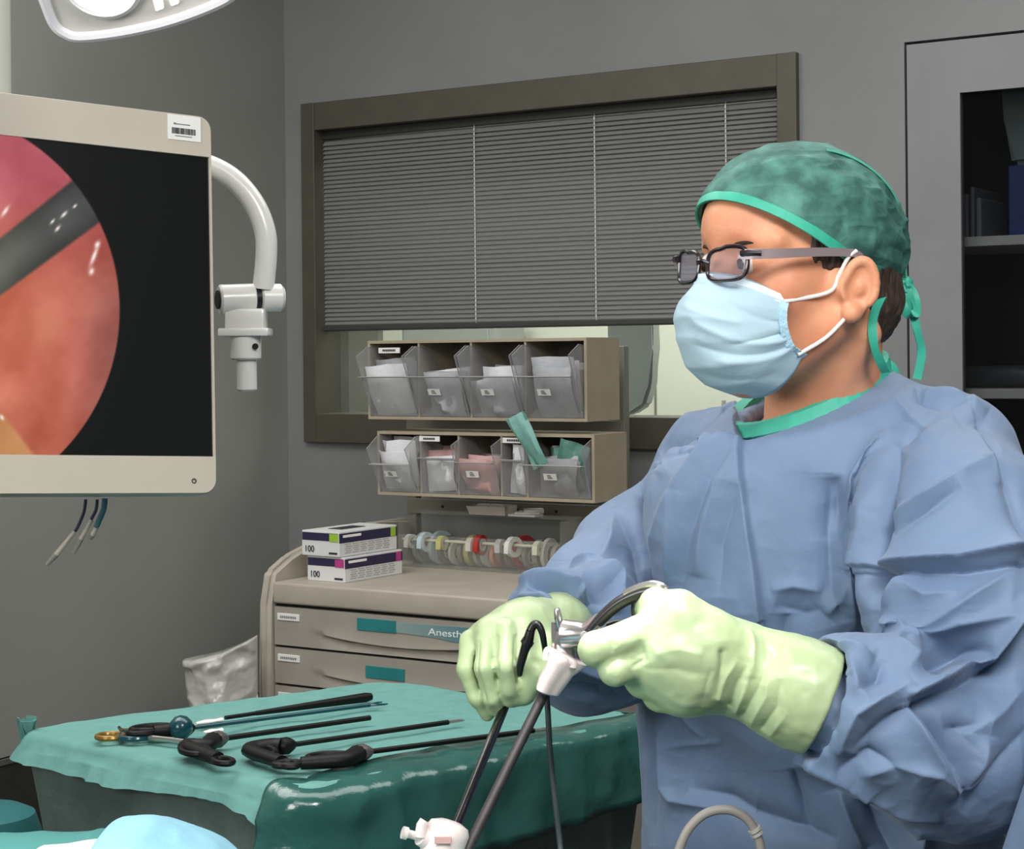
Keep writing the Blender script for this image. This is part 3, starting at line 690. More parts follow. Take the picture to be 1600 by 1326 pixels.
rolls = [((118, 114, 104), 'grey-brown'), ((150, 158, 158), 'blue-grey'), ((120, 116, 108), 'taupe'), ((170, 186, 190), 'pale blue'), ((116, 112, 104), 'dark taupe'), ((196, 194, 190), 'off-white'), ((128, 124, 114), 'grey-taupe'),
         ((186, 178, 110), 'yellow'), ((176, 176, 168), 'light grey'), ((200, 202, 196), 'white'), ((206, 140, 118), 'salmon'), ((140, 108, 84), 'brown'), ((128, 124, 116), 'grey'), ((150, 44, 40), 'dark red'), ((132, 130, 124), 'mid-grey'), ((138, 134, 128), 'beige-grey'), ((198, 196, 190), 'ivory'), ((150, 146, 140), 'pale taupe'), ((160, 158, 152), 'silver-grey')]
def roll(label, x, y, z, r, wd, col, yaw, tail=0, fo=None):
    o = wthing('tape_roll', label, 'tape roll', ds0 + x, tq + y, zw + z, 'tape rolls in the clear dispenser')
    o.rotation_euler = (0, 0, -TH + yaw)
    m = mat('tape', col, .5); Mx = Matrix.Rotation(pi / 2, 4, 'Y'); b = BM(); ri = r * .62
    lathe(b, [(ri, -wd / 2), (r, -wd / 2), (r, wd / 2), (ri, wd / 2), (ri, -wd / 2)], 28, Mx); obj('tape', b, m, o, True)
    b = BM(); lathe(b, [(ri * .86, -wd / 2 - .0006), (ri, -wd / 2 - .0006), (ri, wd / 2 + .0006), (ri * .86, wd / 2 + .0006), (ri * .86, -wd / 2 - .0006)], 24, Mx); obj('core', b, mat('roll_core', (205, 202, 196), .6), o, True)
    if tail:
        b = BM(); ribbon(b, smooth_path([(0, -r * .5, r * .85), (0, -r * .9, r * .5), (0, -r * 1.05, 0), (0, -r * 1.05, -tail)], 4), Vector((1, 0, 0)), wd, .0006); obj('tail', b, m, o)
rr = random.Random(4)
for i, (c_, nm) in enumerate(rolls):
    x = .016 + (DW - .032) * (i + .0) / (len(rolls) - 1)
    r = [.036, .038, .036, .04, .035, .03, .033, .037, .034, .029, .031, .033, .037, .04, .033, .036, .038, .031, .030][i]
    roll('%s tape roll in the lower row of the clear dispenser' % nm, x, .058 , r + .004, r, [.009, .011, .010, .012, .010, .008, .011, .013][i % 8], c_, R(rr.uniform(-10, 10) - 6))
up = [(.06, (222, 222, 218), 'white'), (.17, (198, 214, 220), 'light blue'), (.29, (212, 208, 120), 'bright yellow'), (.50, (222, 214, 206), 'cream'), (.56, (170, 44, 38), 'bright red'), (.70, (190, 190, 192), 'light grey'), (.79, (226, 226, 222), 'snow white'), (.96, (214, 220, 196), 'pale green-white')]
for i, (u, c_, nm) in enumerate(up):
    roll('%s tape roll hanging in the upper row over the rod' % nm, u * DW * .88, .020, zr - .004, .017 if i not in (1, 6, 4) else .024, .014, c_, R(rr.uniform(-14, 6)), tail=.014)
o = wthing('tray', 'small open white cardboard tray on top of the tape dispenser', 'tray', ds0 + DW * .50, tq + .07, zw + dH + .0032)
b = BM(); box(b, -.05, .05, -.025, .03, 0, .003); prism(b, [(-.05, -.025, 0), (.05, -.025, 0), (.053, -.03, .02), (-.056, -.03, .02)], (0, .002, 0)); box(b, -.05, .05, .028, .03, 0, .022); box(b, -.05, -.048, -.025, .03, 0, .02); box(b, .048, .05, -.025, .03, 0, .02)
obj('carton', b, mat('tray_card', (196, 188, 180), .7), o)
for i, x in enumerate((-.025, .012)):
    q = wthing('gauze_roll', ['small white gauze roll at the left of the cardboard tray', 'small white gauze roll at the right of the cardboard tray'][i], 'gauze', ds0 + DW * .50 + x, tq + .07, zw + dH + .017)
    b = BM(); lathe(b, [(0, -.015), (.010, -.015), (.011, 0), (.010, .015), (0, .015)], 16, Matrix.Rotation(pi / 2, 4, 'Y')); obj('gauze', b, PAPER, q, True)
for i in range(3):
    q = wthing('gauze_packet', ['flat white packet lowest of the three on the dispenser top', 'flat white packet in the middle of the three on the dispenser top', 'flat white packet topmost of the three on the dispenser top'][i], 'packet', ds0 + DW * .72 + .008 * i, tq + .06, zw + dH + .0032 + i * .006)
    q.rotation_euler = (0, 0, -TH + .3 * i); b = BM(); box(b, -.04 + .01 * i, .035 - .004 * i, -.02, .02, 0, .0058, .002); obj('wrapper', b, PAPER, q, True)
# ================================================================== crumpled white bag beside the cart
pb = [at(287, 1030, 3.98), at(402, 992, 3.98), at(402, 1096, 3.96), at(300, 1100, 3.96)]
zb0 = .62; bw_ = (pb[1] - pb[0]).length
me_p = []; n = 46
for i in range(n):
    u = i / (n - 1)
    for k in range(n):
        v = k / (n - 1); top = pb[0].lerp(pb[1], u); top.z += .012 * sin(u * pi) * -1
        bot = Vector((pb[0].x + .03 + (pb[1].x - pb[0].x - .03) * u, pb[0].y + 0, zb0)); p = bot.lerp(top, v); me_p.append((p.x, p.y, p.z))
PP = np.array(me_p); ny = np.array((0, -1, 0))
dd = .013 * ridged(PP, 26, 3) + .018 * ridged(PP, 12, 5) + .05 * np.repeat(np.sin(np.linspace(0, pi, n)), n) ** .6
front = PP + ny * dd[:, None]; back = PP - ny * (dd * .6)[:, None]
idx = np.arange(n * n).reshape(n, n); Q = np.stack([idx[:-1, :-1], idx[1:, :-1], idx[1:, 1:], idx[:-1, 1:]], -1).reshape(-1, 4)
N2 = n * n; rim = list(idx[:, 0]) + list(idx[-1, 1:]) + list(idx[-2::-1, -1]) + list(idx[0, -2:0:-1]); rim = np.array(rim); rn = np.roll(rim, -1)
Q = np.concatenate([Q, Q[:, ::-1] + N2, np.stack([rim, rim + N2, rn + N2, rn], 1)])
org = Vector(pb[0]); org.z = zb0
bagm = link('plastic_bag', npmesh('plastic_bag', np.concatenate([front, back]) - np.array(org), Q), clear('bag_film', (225, 225, 220), .25, .22, (205, 204, 196), bump=.01, bscale=22)); bagm.location = org
tag(bagm, 'crumpled translucent white plastic bag hanging left of the cart', 'bag')
# ================================================================== monitor
rM = [ray(331, 183), ray(340, 772), ray(0, 170), ray(0, 802)]; yM = [1.9, 1.8497, 1.7731, 1.7228]
Pm = [C0 + rM[i] * yM[i] for i in range(4)]
hx = (Pm[0] - Pm[2]); vz = (Pm[0] - Pm[1]).normalized(); nY = hx.cross(vz) * -1; hx = vz.cross(nY).normalized() * 1; nY = vz.cross(hx)
hx.normalize(); nY.normalize()
if nY.y < 0: nY = -nY       # pointing away from the viewer (back of the screen)
if hx.x < 0: hx = -hx
Hm = (Pm[0] - Pm[1]).length; Wm = .66
MM = Matrix.Identity(4)
for r in range(3): MM[r][0] = hx[r]; MM[r][1] = nY[r]; MM[r][2] = vz[r]; MM[r][3] = Pm[1][r]
if MM.to_3x3().determinant() < 0: print('BAD monitor frame')
mon = thing('monitor', 'white medical monitor on a wall arm showing an endoscope picture', 'monitor'); mon.matrix_world = MM
def inM(px, py):
    r = ray(px, py); o = C0; lam = (Pm[1] - o).dot(nY) / r.dot(nY); p = MM.inverted() @ (o + r * lam); return p.x, p.z
# case with screen opening: frame of four bars joined in one mesh
sx1, sz1 = inM(333, 246); _, sz0 = inM(336, 713); sx1 = -.0035
b = BM(); rc_ = .012
def rrect(x0, x1, z0, z1, r, n=6):
    o = []
    for cx, cz, a0 in ((x1 - r, z1 - r, 0), (x0 + r, z1 - r, 90), (x0 + r, z0 + r, 180), (x1 - r, z0 + r, 270)):
        for k in range(n + 1): a = R(a0 + 90 * k / n); o.append((cx + r * cos(a), cz + r * sin(a)))
    return o
out = rrect(-Wm, 0, 0, Hm, .014); inn = rrect(-Wm - sx1, sx1, sz0, sz1, .0006)
def vr(pts, y): return [b.verts.new((x, y, z)) for x, z in pts]
o0 = vr([(x * 1 + (.0015 if x < -Wm / 2 else -.0015), z + (.0015 if z < Hm / 2 else -.0015)) for x, z in out], -.0), 
oA = o0[0]; oB = vr(out, .003); oC = vr(out, .035); oD = vr([(x + (.02 if x < -Wm / 2 else -.02), z + (.02 if z < Hm / 2 else -.02)) for x, z in out], .05); iA = vr(inn, 0); iB = vr(inn, .004); n = len(oA)
for A, B_ in ((oA, oB), (oB, oC), (oC, oD), (iA, oA), (iB, iA)):
    for k in range(n): b.faces.new((A[k], A[(k + 1) % n], B_[(k + 1) % n], B_[k]))
b.faces.new(oD)
obj('case', b, WHITE, mon, True)
# endoscope picture: colours per vertex on a flat screen (the photo's screen image)
nx, nz = 240, 330; x0s = -Wm - sx1
sxv = np.concatenate([np.linspace(x0s, -.26, 300)[:-1], np.linspace(-.26, sx1, nx)]); szv = np.linspace(sz0, sz1, nz)
Xs, Zs = np.meshgrid(sxv, szv, indexing='ij'); PP = np.stack([Xs.ravel(), np.full(Xs.size, .003), Zs.ravel()], 1)
Wp = PP @ np.array(MM.to_3x3()).T + np.array(Pm[1]); px, py, _ = proj(Wp)
idx = np.arange(Xs.size).reshape(Xs.shape); Q = np.stack([idx[:-1, :-1], idx[1:, :-1], idx[1:, 1:], idx[:-1, 1:]], -1).reshape(-1, 4)
col = np.zeros((len(px), 3))
def ss(x, a, b): t = np.clip((x - a) / (b - a), 0, 1); return t * t * (3 - 2 * t)
P2 = np.stack([px / 100, py / 100, px * 0], 1); ns1 = vnoise(P2, 1.3, 1); ns2 = vnoise(P2, 3.1, 2); ns3 = vnoise(P2, 8, 3)
pink = np.array([176, 84, 96]); org_ = np.array([196, 104, 72]); sal = np.array([190, 102, 84]); mau = np.array([122, 66, 62]); brt = np.array([206, 140, 100])
rod = (py - (455 - .755 * (px - 0))); # distance under upper rod edge
tv = ss(py, 240, 470)[:, None]; base = pink * (1 - tv) + sal * tv
base = base + (org_ - base) * (ss(-px, -110, 60) * ss(py, 300, 420))[:, None] * .7
base = base + (np.array([176, 92, 72]) - base) * ss(py, 560, 720)[:, None] * .8
edge = ss(px, 90, 190)[:, None] * ss(py, 300, 560)[:, None]; base = base + (mau - base) * edge * .85
base = base + 14 * ns1[:, None] + 7 * ns2[:, None] + 3 * ns3[:, None]
st = np.sin((px * .8 + py * .35) / 9 + 2.5 * ns1) * .5 + .5; base = base + (st * 9 * ss(py, 430, 520))[:, None]
low = ss(-(px - (py - 640) * .75), -6, 6) * ss(py, 640, 652); base = base + (np.array([190, 132, 84]) + 16 * ns2[:, None] - base) * low[:, None]
base = base + (brt - base) * (ss(-np.hypot(px - 75, (py - 510) * .7), -38, 0) * .35)[:, None]
# instrument band crossing the view
up_ = 372 - (px) * .80; lo_ = 462 - (px) * .735
inr = ss(py, 0, 1) * 0 + ss(py - up_, -4, 5) * ss(lo_ - py, -4, 5) * ss(172 - px + 0 * py, -3, 3)
vv_ = np.clip((py - up_) / (lo_ - up_), 0, 1); rc2 = np.array([52, 54, 52]) + (np.sin(vv_ * pi) * 26)[:, None] + np.array([26, 26, 18]) * ss(-px, -90, 20)[:, None] + 5 * ns2[:, None]
base = base * (1 - inr[:, None]) + rc2 * inr[:, None]
for hx_, hy_, a_, b_, an in ((115, 268, 9, 4, -.6), (147, 400, 17, 3.5, -1.2), (143, 424, 6, 4, -1.2), (152, 382, 6, 4, -1.1), (100, 335, 7, 2.5, -.8), (90, 357, 6, 2.5, -.9), (82, 346, 5, 2, -.9), (144, 304, 5, 3, .8), (3, 652, 5, 3, 1), (117, 322, 4, 2, -.8), (8, 330, 3, 10, .6)):
    dx, dy = px - hx_, py - hy_; u_ = dx * cos(an) + dy * sin(an); v_ = -dx * sin(an) + dy * cos(an)
    g_ = np.exp(-((u_ / a_) ** 2 + (v_ / b_) ** 2) * 1.2); base = base + (np.array([250, 236, 228]) - base) * g_[:, None]
circ = ss(-(np.hypot((px + 130) / 1.0, (py - 485) / 1.0) - 317 ), -1.6, 1.6)
blk = np.array([10, 13, 13]) * np.ones((len(px), 1)); col = blk * (1 - circ[:, None]) + base * circ[:, None]; col = np.clip(col, 0, 255) / 255
colL = np.where(col <= .04045, col / 12.92, ((col + .055) / 1.055) ** 2.4)
me = npmesh('screen', PP, Q); ca = me.color_attributes.new('picture', 'FLOAT_COLOR', 'POINT'); ca.data.foreach_set('color', np.concatenate([colL, np.ones((len(colL), 1))], 1).astype(np.float32).ravel())
m = bpy.data.materials.new('lit_screen'); m.use_nodes = True; nt = m.node_tree; bb = nt.nodes['Principled BSDF']; at_ = nt.nodes.new('ShaderNodeAttribute'); at_.attribute_name = 'picture'
nt.links.new(at_.outputs[0], bb.inputs['Emission Color']); bb.inputs['Emission Strength'].default_value = 1.0; bb.inputs['Base Color'].default_value = (.004, .004, .004, 1); bb.inputs['Roughness'].default_value = .22; bb.inputs['Specular IOR Level'].default_value = .35
link('screen', me, m, mon)['label'] = 'lit screen with round endoscope view'
# sticker and power mark
xa, za = inM(262, 217); xb, zb_ = inM(313, 184)
b = BM(); box(b, xa, xb, -.0008, 0, za, zb_, .0002); stk = obj('sticker', b, PAPER, mon); stk['label'] = 'white barcode sticker'
b = BM(); x = xa + .0045; rr2 = random.Random(5)
while x < xb - .006:
    w_ = rr2.choice((.0004, .0007, .0010)); box(b, x, x + w_, -.0012, -.0007, za + .0065, za + .0130); x += w_ + rr2.choice((.0003, .0006))
obj('barcode', b, INK, stk)
b = BM(); box(b, xa + .008, xb - .012, -.0011, -.0008, za + .0165, za + .0176); box(b, xa + .0065, xa + .009, -.0011, -.0008, za + .0163, za + .0183); box(b, xa + .008, xb - .010, -.0011, -.0008, za + .0038, za + .0048); obj('print', b, INKG, stk)
xp, zp = inM(303, 751); b = BM(); pts = [(xp + .0022 * cos(a), -.0004, zp + .0022 * sin(a)) for a in [R(115 + 310 * k / 20) for k in range(21)]]; tube(b, pts, .0005, 6); tube(b, [(xp, -.0004, zp + .0005), (xp, -.0004, zp + .0028)], .0005, 6); obj('power_button', b, INK, mon)['label'] = 'small grey power mark'
# curved support arm (visible right of the screen)
arm = thing('ceiling_boom', 'white ceiling boom behind the monitor with curved tube and clamp joint', 'boom', at(392, 466, 2.0))
A0 = Vector(arm.location)
def ar(px, py, Y): return at(px, py, Y) - A0
Ya = 1.99
b = BM(); tube(b, smooth_path([ar(240, 248, 2.0), ar(300, 252, 2.0), ar(340, 265, 2.0), ar(372, 287, 2.0), ar(399, 322, 2.0), ar(414, 362, 2.0), ar(416, 400, 2.0), ar(411, 452, 2.0)], 8), .0122, 20); obj('curved_tube', b, WHITE2, arm, True)
def cyl(name, a, b_, r, m, parent, bev=.002, seg=28):
    a, b_ = Vector(a), Vector(b_); L = (b_ - a).length; bm = BM(); lathe(bm, [(0, 0), (r - bev, 0), (r, bev), (r, L - bev), (r - bev, L), (0, L)], seg, axisM(a, b_ - a)); return obj(name, bm, m, parent, True)
cyl('hinge', ar(342, 468, 1.985), ar(398, 466, 2.0), .0168, WHITE2, arm)
cyl('hinge_band', ar(396, 466, 1.9995), ar(404, 466, 2.002), .0160, BLK, arm, .0005)
cyl('hinge', ar(404, 465, 2.002), ar(443, 465, 2.012), .0158, WHITE2, arm, .004)
cyl('end_bore', ar(339, 468, 1.984), ar(342.2, 468, 1.985), .0105, DARK, arm, .0005)
b = BM(); cc = ar(385, 502, 1.995); box(b, cc.x - .022, cc.x + .022, cc.y - .016, cc.y + .016, cc.z - .010, cc.z + .014, .003); obj('block', b, WHITE2, arm, True)
b = BM(); cc = ar(383.5, 519, 1.995); box(b, cc.x - .028, cc.x + .028, cc.y - .02, cc.y + .02, cc.z - .0045, cc.z + .0045, .002); obj('flange', b, WHITE2, arm, True)
cl = cyl('collar', ar(384, 562, 1.995), ar(384, 524, 1.995), .0172, WHITE2, arm)
cyl('pin_hole', ar(399, 541, 1.9805), ar(399, 541, 1.9788), .0035, DARK, cl, .0003, 14)
cyl('stub', ar(386, 611, 1.995), ar(385, 560, 1.995), .0112, WHITE2, arm)
b = BM(); tube(b, [ar(-22, 420, 2.12), ar(-22, 420, 2.12) + Vector((0, 0, 3.0 - at(-22, 420, 2.12).z))], .031, 28); obj('column', b, mat('pale_column', (206, 208, 196), .35), arm, True)
b = BM(); tube(b, smooth_path([ar(-22, 440, 2.12), ar(60, 300, 2.10), ar(150, 260, 2.06), ar(240, 248, 2.0)], 8), .018, 16); obj('rear_link', b, WHITE2, arm, True)
b = BM(); tube(b, [ar(-22, 460, 2.12), ar(-40, 470, 1.90)], .03, 16); obj('monitor_mount', b, WHITE2, arm, True)
# cables under the monitor
for i, (pp, lb) in enumerate((([(134, 780), (131, 800), (122, 822), (117, 830)], 'left cable with long white plug dangling below the monitor'), ([(152, 780), (150, 796), (144, 808), (141, 814)], 'middle cable with white plug dangling below the monitor'), ([(164, 778), (162, 795), (155, 812), (150, 824)], 'right teal cable with short plug dangling below the monitor'))):
    o = thing('cable', lb, 'cable', at(pp[0][0], pp[0][1], 1.86), 0, 'cables under the monitor'); oz = Vector(o.location)
    pts = [at(x, y, 1.86) - oz for x, y in pp]
    b = BM(); tube(b, smooth_path(pts, 6), .0017 if i < 2 else .0030, 8); obj('wire', b, mat('teal_wire', (60, 110, 124), .5) if i == 2 else mat('dark_blue_wire', (50, 62, 86), .5), o, True)
    ends = [((117, 830), (88, 866), (73, 882)), ((143, 812), (126, 842), (115, 864)), ((152, 822), (144, 836), (140, 842))][i]
    e = [at(x, y, 1.86) - oz for x, y in ends]
    b = BM(); tube(b, [e[0], e[1]], [.0024, .0030], 10); pl = obj('plug', b, WHITE, o, True)
    b = BM(); tube(b, [e[1], e[2]], [.0032, .0020], 8); obj('plug_tip', b, mat('plug_tip_grey', (150, 146, 134), .3, .3), pl, True)
# ================================================================== surgical lamp head
lampY = lambda y: 1.42 - (57 - y) * .0004
Lp = [(60, -30), (72, 8), (84, 36), (100, 50), (126, 57), (190, 50), (262, 34), (330, 10), (372, -14), (430, -70), (440, -150), (360, -260), (200, -300), (80, -240), (45, -120)]
lamp = thing('surgical_lamp', 'translucent white surgical lamp head hanging at the top left', 'lamp', at(230, -120, lampY(-120))); lo_ = Vector(lamp.location)
out = smooth_path([at(x, y, lampY(y)) - lo_ for x, y in Lp], 5, True)
dn = Vector((.12, .62, .78)).normalized()
cen = sum(out, Vector()) / len(out)
b = BM(); rings = []
for sc_, off in ((.90, 0), (.965, -.001), (1.0, .006), (1.0, .016), (.96, .035), (.75, .06), (.3, .075)):
    rings.append([b.verts.new(cen + (p - cen) * sc_ + dn * off) for p in out])
n = len(out); b.faces.new(rings[0][::-1]); b.faces.new(rings[-1])
for A, B_ in zip(rings, rings[1:]):
    for k in range(n): b.faces.new((A[k], A[(k + 1) % n], B_[(k + 1) % n], B_[k]))
obj('housing', b, mat('lamp_housing', (226, 222, 216), .3, coat=.3), lamp, True)
b = BM(); tube(b, [cen + (p - cen) * .995 - dn * .001 for p in out], .0045, 8, closed=True); obj('clear_rim', b, mat('lamp_rim', (236, 234, 238), .15, coat=.5), lamp, True)
nrm = None
def onlamp(px, py, d=.002):
    # intersection with the underside plane
    p0, p1, p2 = out[0], out[25], out[50]; nn = (p1 - p0).cross(p2 - p0).normalized(); r = ray(px, py); lam = (lo_ + p0 - C0).dot(nn) / r.dot(nn); q = C0 + r * lam - lo_
    return q, (nn if nn.dot(-r) > 0 else -nn)
for cx_, cy_, rr_ in ((157, -30, 55), (330, -110, 50), (170, -180, 50)):
    q, nn = onlamp(cx_, cy_); r_ = rr_ / F * 1.4
    b = BM(); lathe(b, [(0, .004), (r_ * .8, .0035), (r_, .001), (r_, -.002), (0, -.002)], 40, axisM(q + nn * .002, nn)); ln = obj('lens', b, mat('lit_lens', (240, 240, 240), .15, emis=((246, 248, 255), 1.0), bump=.003, bscale=60), lamp, True)
    b = BM(); lathe(b, [(r_, .0), (r_ + .002, .003), (r_ + .005, .002), (r_ + .006, -.002), (r_, -.002), (r_, 0)], 40, axisM(q + nn * .002, nn)); obj('lens_ring', b, WHITE2, ln, True)
for (x0_, x1_) in ((238, 256), (262, 280)):
    b = BM(); P = [onlamp(x0_, -8)[0], onlamp(x1_ - 3, -8)[0], onlamp(x1_ , 12 if x0_ < 250 else 4)[0], onlamp(x0_ + 6, 16 if x0_ < 250 else 8)[0]]
    nn = onlamp(200, 0)[1]; prism(b, [p - nn * .0005 for p in P], nn * .0025, .0006); obj('reflector_window', b, mat('lit_window', (245, 245, 240), .2, emis=((255, 250, 240), .9)), lamp)
b = BM(); tube(b, [cen + dn * .07, cen + dn * .2 + Vector((-.1, .1, .15)), cen + Vector((-.35, .25, 1.1))], .02, 14); obj('hanging_arm', b, WHITE2, lamp, True)
# ================================================================== draped instrument table
zt = .98
A_, B__, C_, D_ = [Vector((v.x, v.y, 0)) for v in (onz(36, 1140, zt), onz(592, 1063, zt), onz(1012, 1119, zt), onz(476, 1232, zt))]
cnr = [A_, D_, C_, B__]; tc_ = sum(cnr, Vector()) / 4
table = thing('instrument_table', 'instrument table under a teal sterile drape, laid with tools', 'table', (tc_.x, tc_.y, 0))
# boundary: rounded quadrilateral, counter-clockwise from A
pts = []; per = []; NB = 360; rcn = .035
raw = []
for i in range(4):
    p, q, r_ = cnr[i - 1], cnr[i], cnr[(i + 1) % 4]; d1, d2 = (p - q).normalized(), (r_ - q).normalized(); k1, k2 = q + d1 * rcn, q + d2 * rcn
    for k in range(9):
        t = k / 8; raw.append(k1 * (1 - t) ** 2 + q * 2 * t * (1 - t) + k2 * t * t)
L = [0]
for a, c_ in zip(raw, raw[1:] + raw[:1]): L.append(L[-1] + (c_ - a).length)
bd = []
for i in range(NB):
    s = L[-1] * i / NB; j = max(k for k in range(len(L) - 1) if L[k] <= s); f = (s - L[j]) / max(1e-9, L[j + 1] - L[j]); bd.append(raw[j].lerp(raw[(j + 1) % len(raw)], f))
bd = np.array([(v.x - tc_.x, v.y - tc_.y) for v in bd]); tg = np.roll(bd, -1, 0) - np.roll(bd, 1, 0); tg /= np.linalg.norm(tg, axis=1)[:, None]; nr = np.stack([tg[:, 1], -tg[:, 0]], 1)
if (nr * bd).sum() < 0: nr = -nr
TEAL = mat('teal_drape_cloth', (104, 158, 150), .8, col2=(97, 150, 143), nscale=40, bump=.0006, bscale=160)
PLAS = mat('teal_plastic_film', (52, 104, 96), .16, coat=.5, col2=(44, 92, 85), nscale=9, bump=.004, bscale=26)
SKRT = mat('dark_drape_film', (118, 136, 130), .35, coat=.35, col2=(92, 110, 105), nscale=6, bump=.006, bscale=14)
SKRT2 = mat('teal_grey_film', (74, 98, 94), .45, coat=.2, col2=(60, 76, 72), nscale=7, bump=.004, bscale=18)
arcs = np.linspace(0, L[-1], NB, endpoint=False)
b3 = lambda z: np.concatenate([bd, np.full((NB, 1), z)], 1)
def ringmesh(rows, closed_top=False):
    n = len(rows); P = np.concatenate(rows); Q = []
    for r in range(n - 1):
        i = np.arange(NB); j = (i + 1) % NB; Q.append(np.stack([r * NB + i, r * NB + j, (r + 1) * NB + j, (r + 1) * NB + i], 1))
    return P, np.concatenate(Q)
wob = vnoise(b3(0), 16, 4); wob2 = ridged(b3(0), 34, 6); wob3 = vnoise(b3(0), 7, 9)
right_side = np.array([1.0 if (b_[0] * .0 + nr[i] @ np.array([.7, -.71])) > .5 else 0 for i, b_ in enumerate(bd)])
rs = np.convolve(np.concatenate([right_side[-8:], right_side, right_side[:8]]), np.ones(17) / 17, 'valid')
rows = []
for s in np.linspace(.02, .985, 26): rows.append(np.concatenate([bd * s, np.full((NB, 1), zt)], 1))
hem = .016 + .066 * rs + .006 * wob3
for off, dz in ((.0, -.0), (.006, -.002), (.012, -.008), (.017, -.018)): rows.append(np.concatenate([bd + nr * (off + .004 * wob[:, None] * (dz < -.005)), (zt + dz + .002 * wob)[:, None]], 1))
for k in range(1, 9):
    f = k / 8; rows.append(np.concatenate([bd + nr * (.018 + .010 * f + (.006 * wob + .005 * wob2 * (1 - rs)) * f ** .5 + .008 * wob3 * f)[:, None], (zt - .018 - hem * f)[:, None]], 1))
rows = [r.astype(float) for r in rows]
P, Q = ringmesh(rows); 
topm = P[:, 2] > zt - .001; P[topm, 2] += .0025 * vnoise(P[topm], 9, 3) + .0012 * ridged(P[topm], 22, 8)
P = np.concatenate([P, [[0, 0, zt]]]); i = np.arange(NB); capq = np.stack([np.full(NB, len(P) - 1), (i + 1) % NB, i, i], 1)
me = npmesh('drape', P, Q[:, ::-1]); bm = bmesh.new(); bm.from_mesh(me); bm.verts.ensure_lookup_table(); c0v = bm.verts[len(P) - 1]
for k in range(NB): bm.faces.new((c0v, bm.verts[k], bm.verts[(k + 1) % NB]))
bmesh.ops.recalc_face_normals(bm, faces=bm.faces)
bm.to_mesh(me); bm.free(); me.polygons.foreach_set('use_smooth', np.ones(len(me.polygons), bool))
drp = link('cloth_drape', me, TEAL, table); 
# glossy plastic cover over the front-right side
ii = np.where(rs > .15)[0]
st_ = ii[np.argmax(np.diff(np.concatenate([[ii[-1] - NB], ii])))]; order = [(st_ + k) % NB for k in range(len(ii))]
def strip(rowsf, name, m, parent, kind=None):
    n = len(order); R_ = len(rowsf); P = np.concatenate([r[order] for r in rowsf]); Q = []
    for r in range(R_ - 1):
        i = np.arange(n - 1); Q.append(np.stack([r * n + i, r * n + i + 1, (r + 1) * n + i + 1, (r + 1) * n + i], 1))
    Q = np.concatenate(Q); me = npmesh(name, P, Q); o = link(name, me, m, parent, True); md = o.modifiers.new('t', 'SOLIDIFY'); md.thickness = .0008; md.offset = 0; return o
rw_ = []
u_ = np.zeros(NB); u_[order] = np.linspace(0, 1, len(order))
inset = .07 * np.sin(pi * np.clip(u_, 0, 1)) ** .5 * (1 - .55 * u_)
for k in range(14):
    f = k / 13
    if k < 4: g_ = k / 3; off = -inset * (1 - g_) + .018 * g_; z = zt + .003 + .002 * ridged(b3(0), 18, 3) - .006 * g_ ** 3
    else: g_ = (k - 4) / 9; off = .024 + .018 * g_ + .006 * ridged(b3(g_ * .1), 18, 12) + .006 * wob3; z = zt - .010 - (.085 + .02 * np.sin(pi * u_)) * g_
    rw_.append(np.concatenate([bd + nr * off[:, None] if hasattr(off, '__len__') else bd + nr * off, (z if hasattr(z, '__len__') else np.full(NB, z))[:, None]], 1))
strip(rw_, 'plastic_cover', PLAS, table)['label'] = 'shiny dark green plastic film'
# hanging skirt
rows = []
for k in range(22):
    f = k / 21; z = zt - .016 - .745 * f
    wv = vnoise(np.concatenate([bd, np.full((NB, 1), f * .25)], 1), 11, 21) * .028 * min(1, f * 3) + ridged(np.concatenate([bd, np.full((NB, 1), f * .2)], 1), 17, 23) * .014 * min(1, f * 3)
    pull = .010 - .09 * f ** .9
    rows.append(np.concatenate([bd + nr * (pull + wv)[:, None], np.full((NB, 1), z)], 1))
P, Q = ringmesh(rows); me = npmesh('hanging_skirt', P, Q[:, ::-1])
sk = link('hanging_skirt', me, SKRT, table, True); sk['label'] = 'dark translucent green film hanging down'
b = BM(); box(b, -.17, .17, -.17, .17, zt - .05, zt - .015, .005, M=Matrix.Rotation(R(-35), 4, 'Z')); obj('tray', b, STEEL, table)
b = BM(); tube(b, [(0, 0, .05), (0, 0, zt - .05)], .03, 16); obj('column', b, STEEL, table, True)
b = BM(); box(b, -.25, .25, -.03, .03, 0, .05, .01); box(b, -.03, .03, -.25, .25, 0, .05, .01); obj('foot', b, STEEL, table)
# gathered teal knot at the left corner of the drape
o = thing('drape_tuft', 'small gathered tuft of teal drape at the table\'s left corner', 'cloth', onz(42, 1140, zt) + Vector((0, 0, .0)))
b = BM(); rng = random.Random(2)
for k in range(5):
    a = k * 1.2; ribbon(b, smooth_path([Vector((0, 0, -.02)), Vector((.008 * cos(a), .008 * sin(a), .004)), Vector((.012 * cos(a), .01 * sin(a), .014 + .004 * (k % 2)))], 5), Vector((-sin(a), cos(a), 0)), .018, .0012)
obj('gathered_cloth', b, TEAL, o, True)
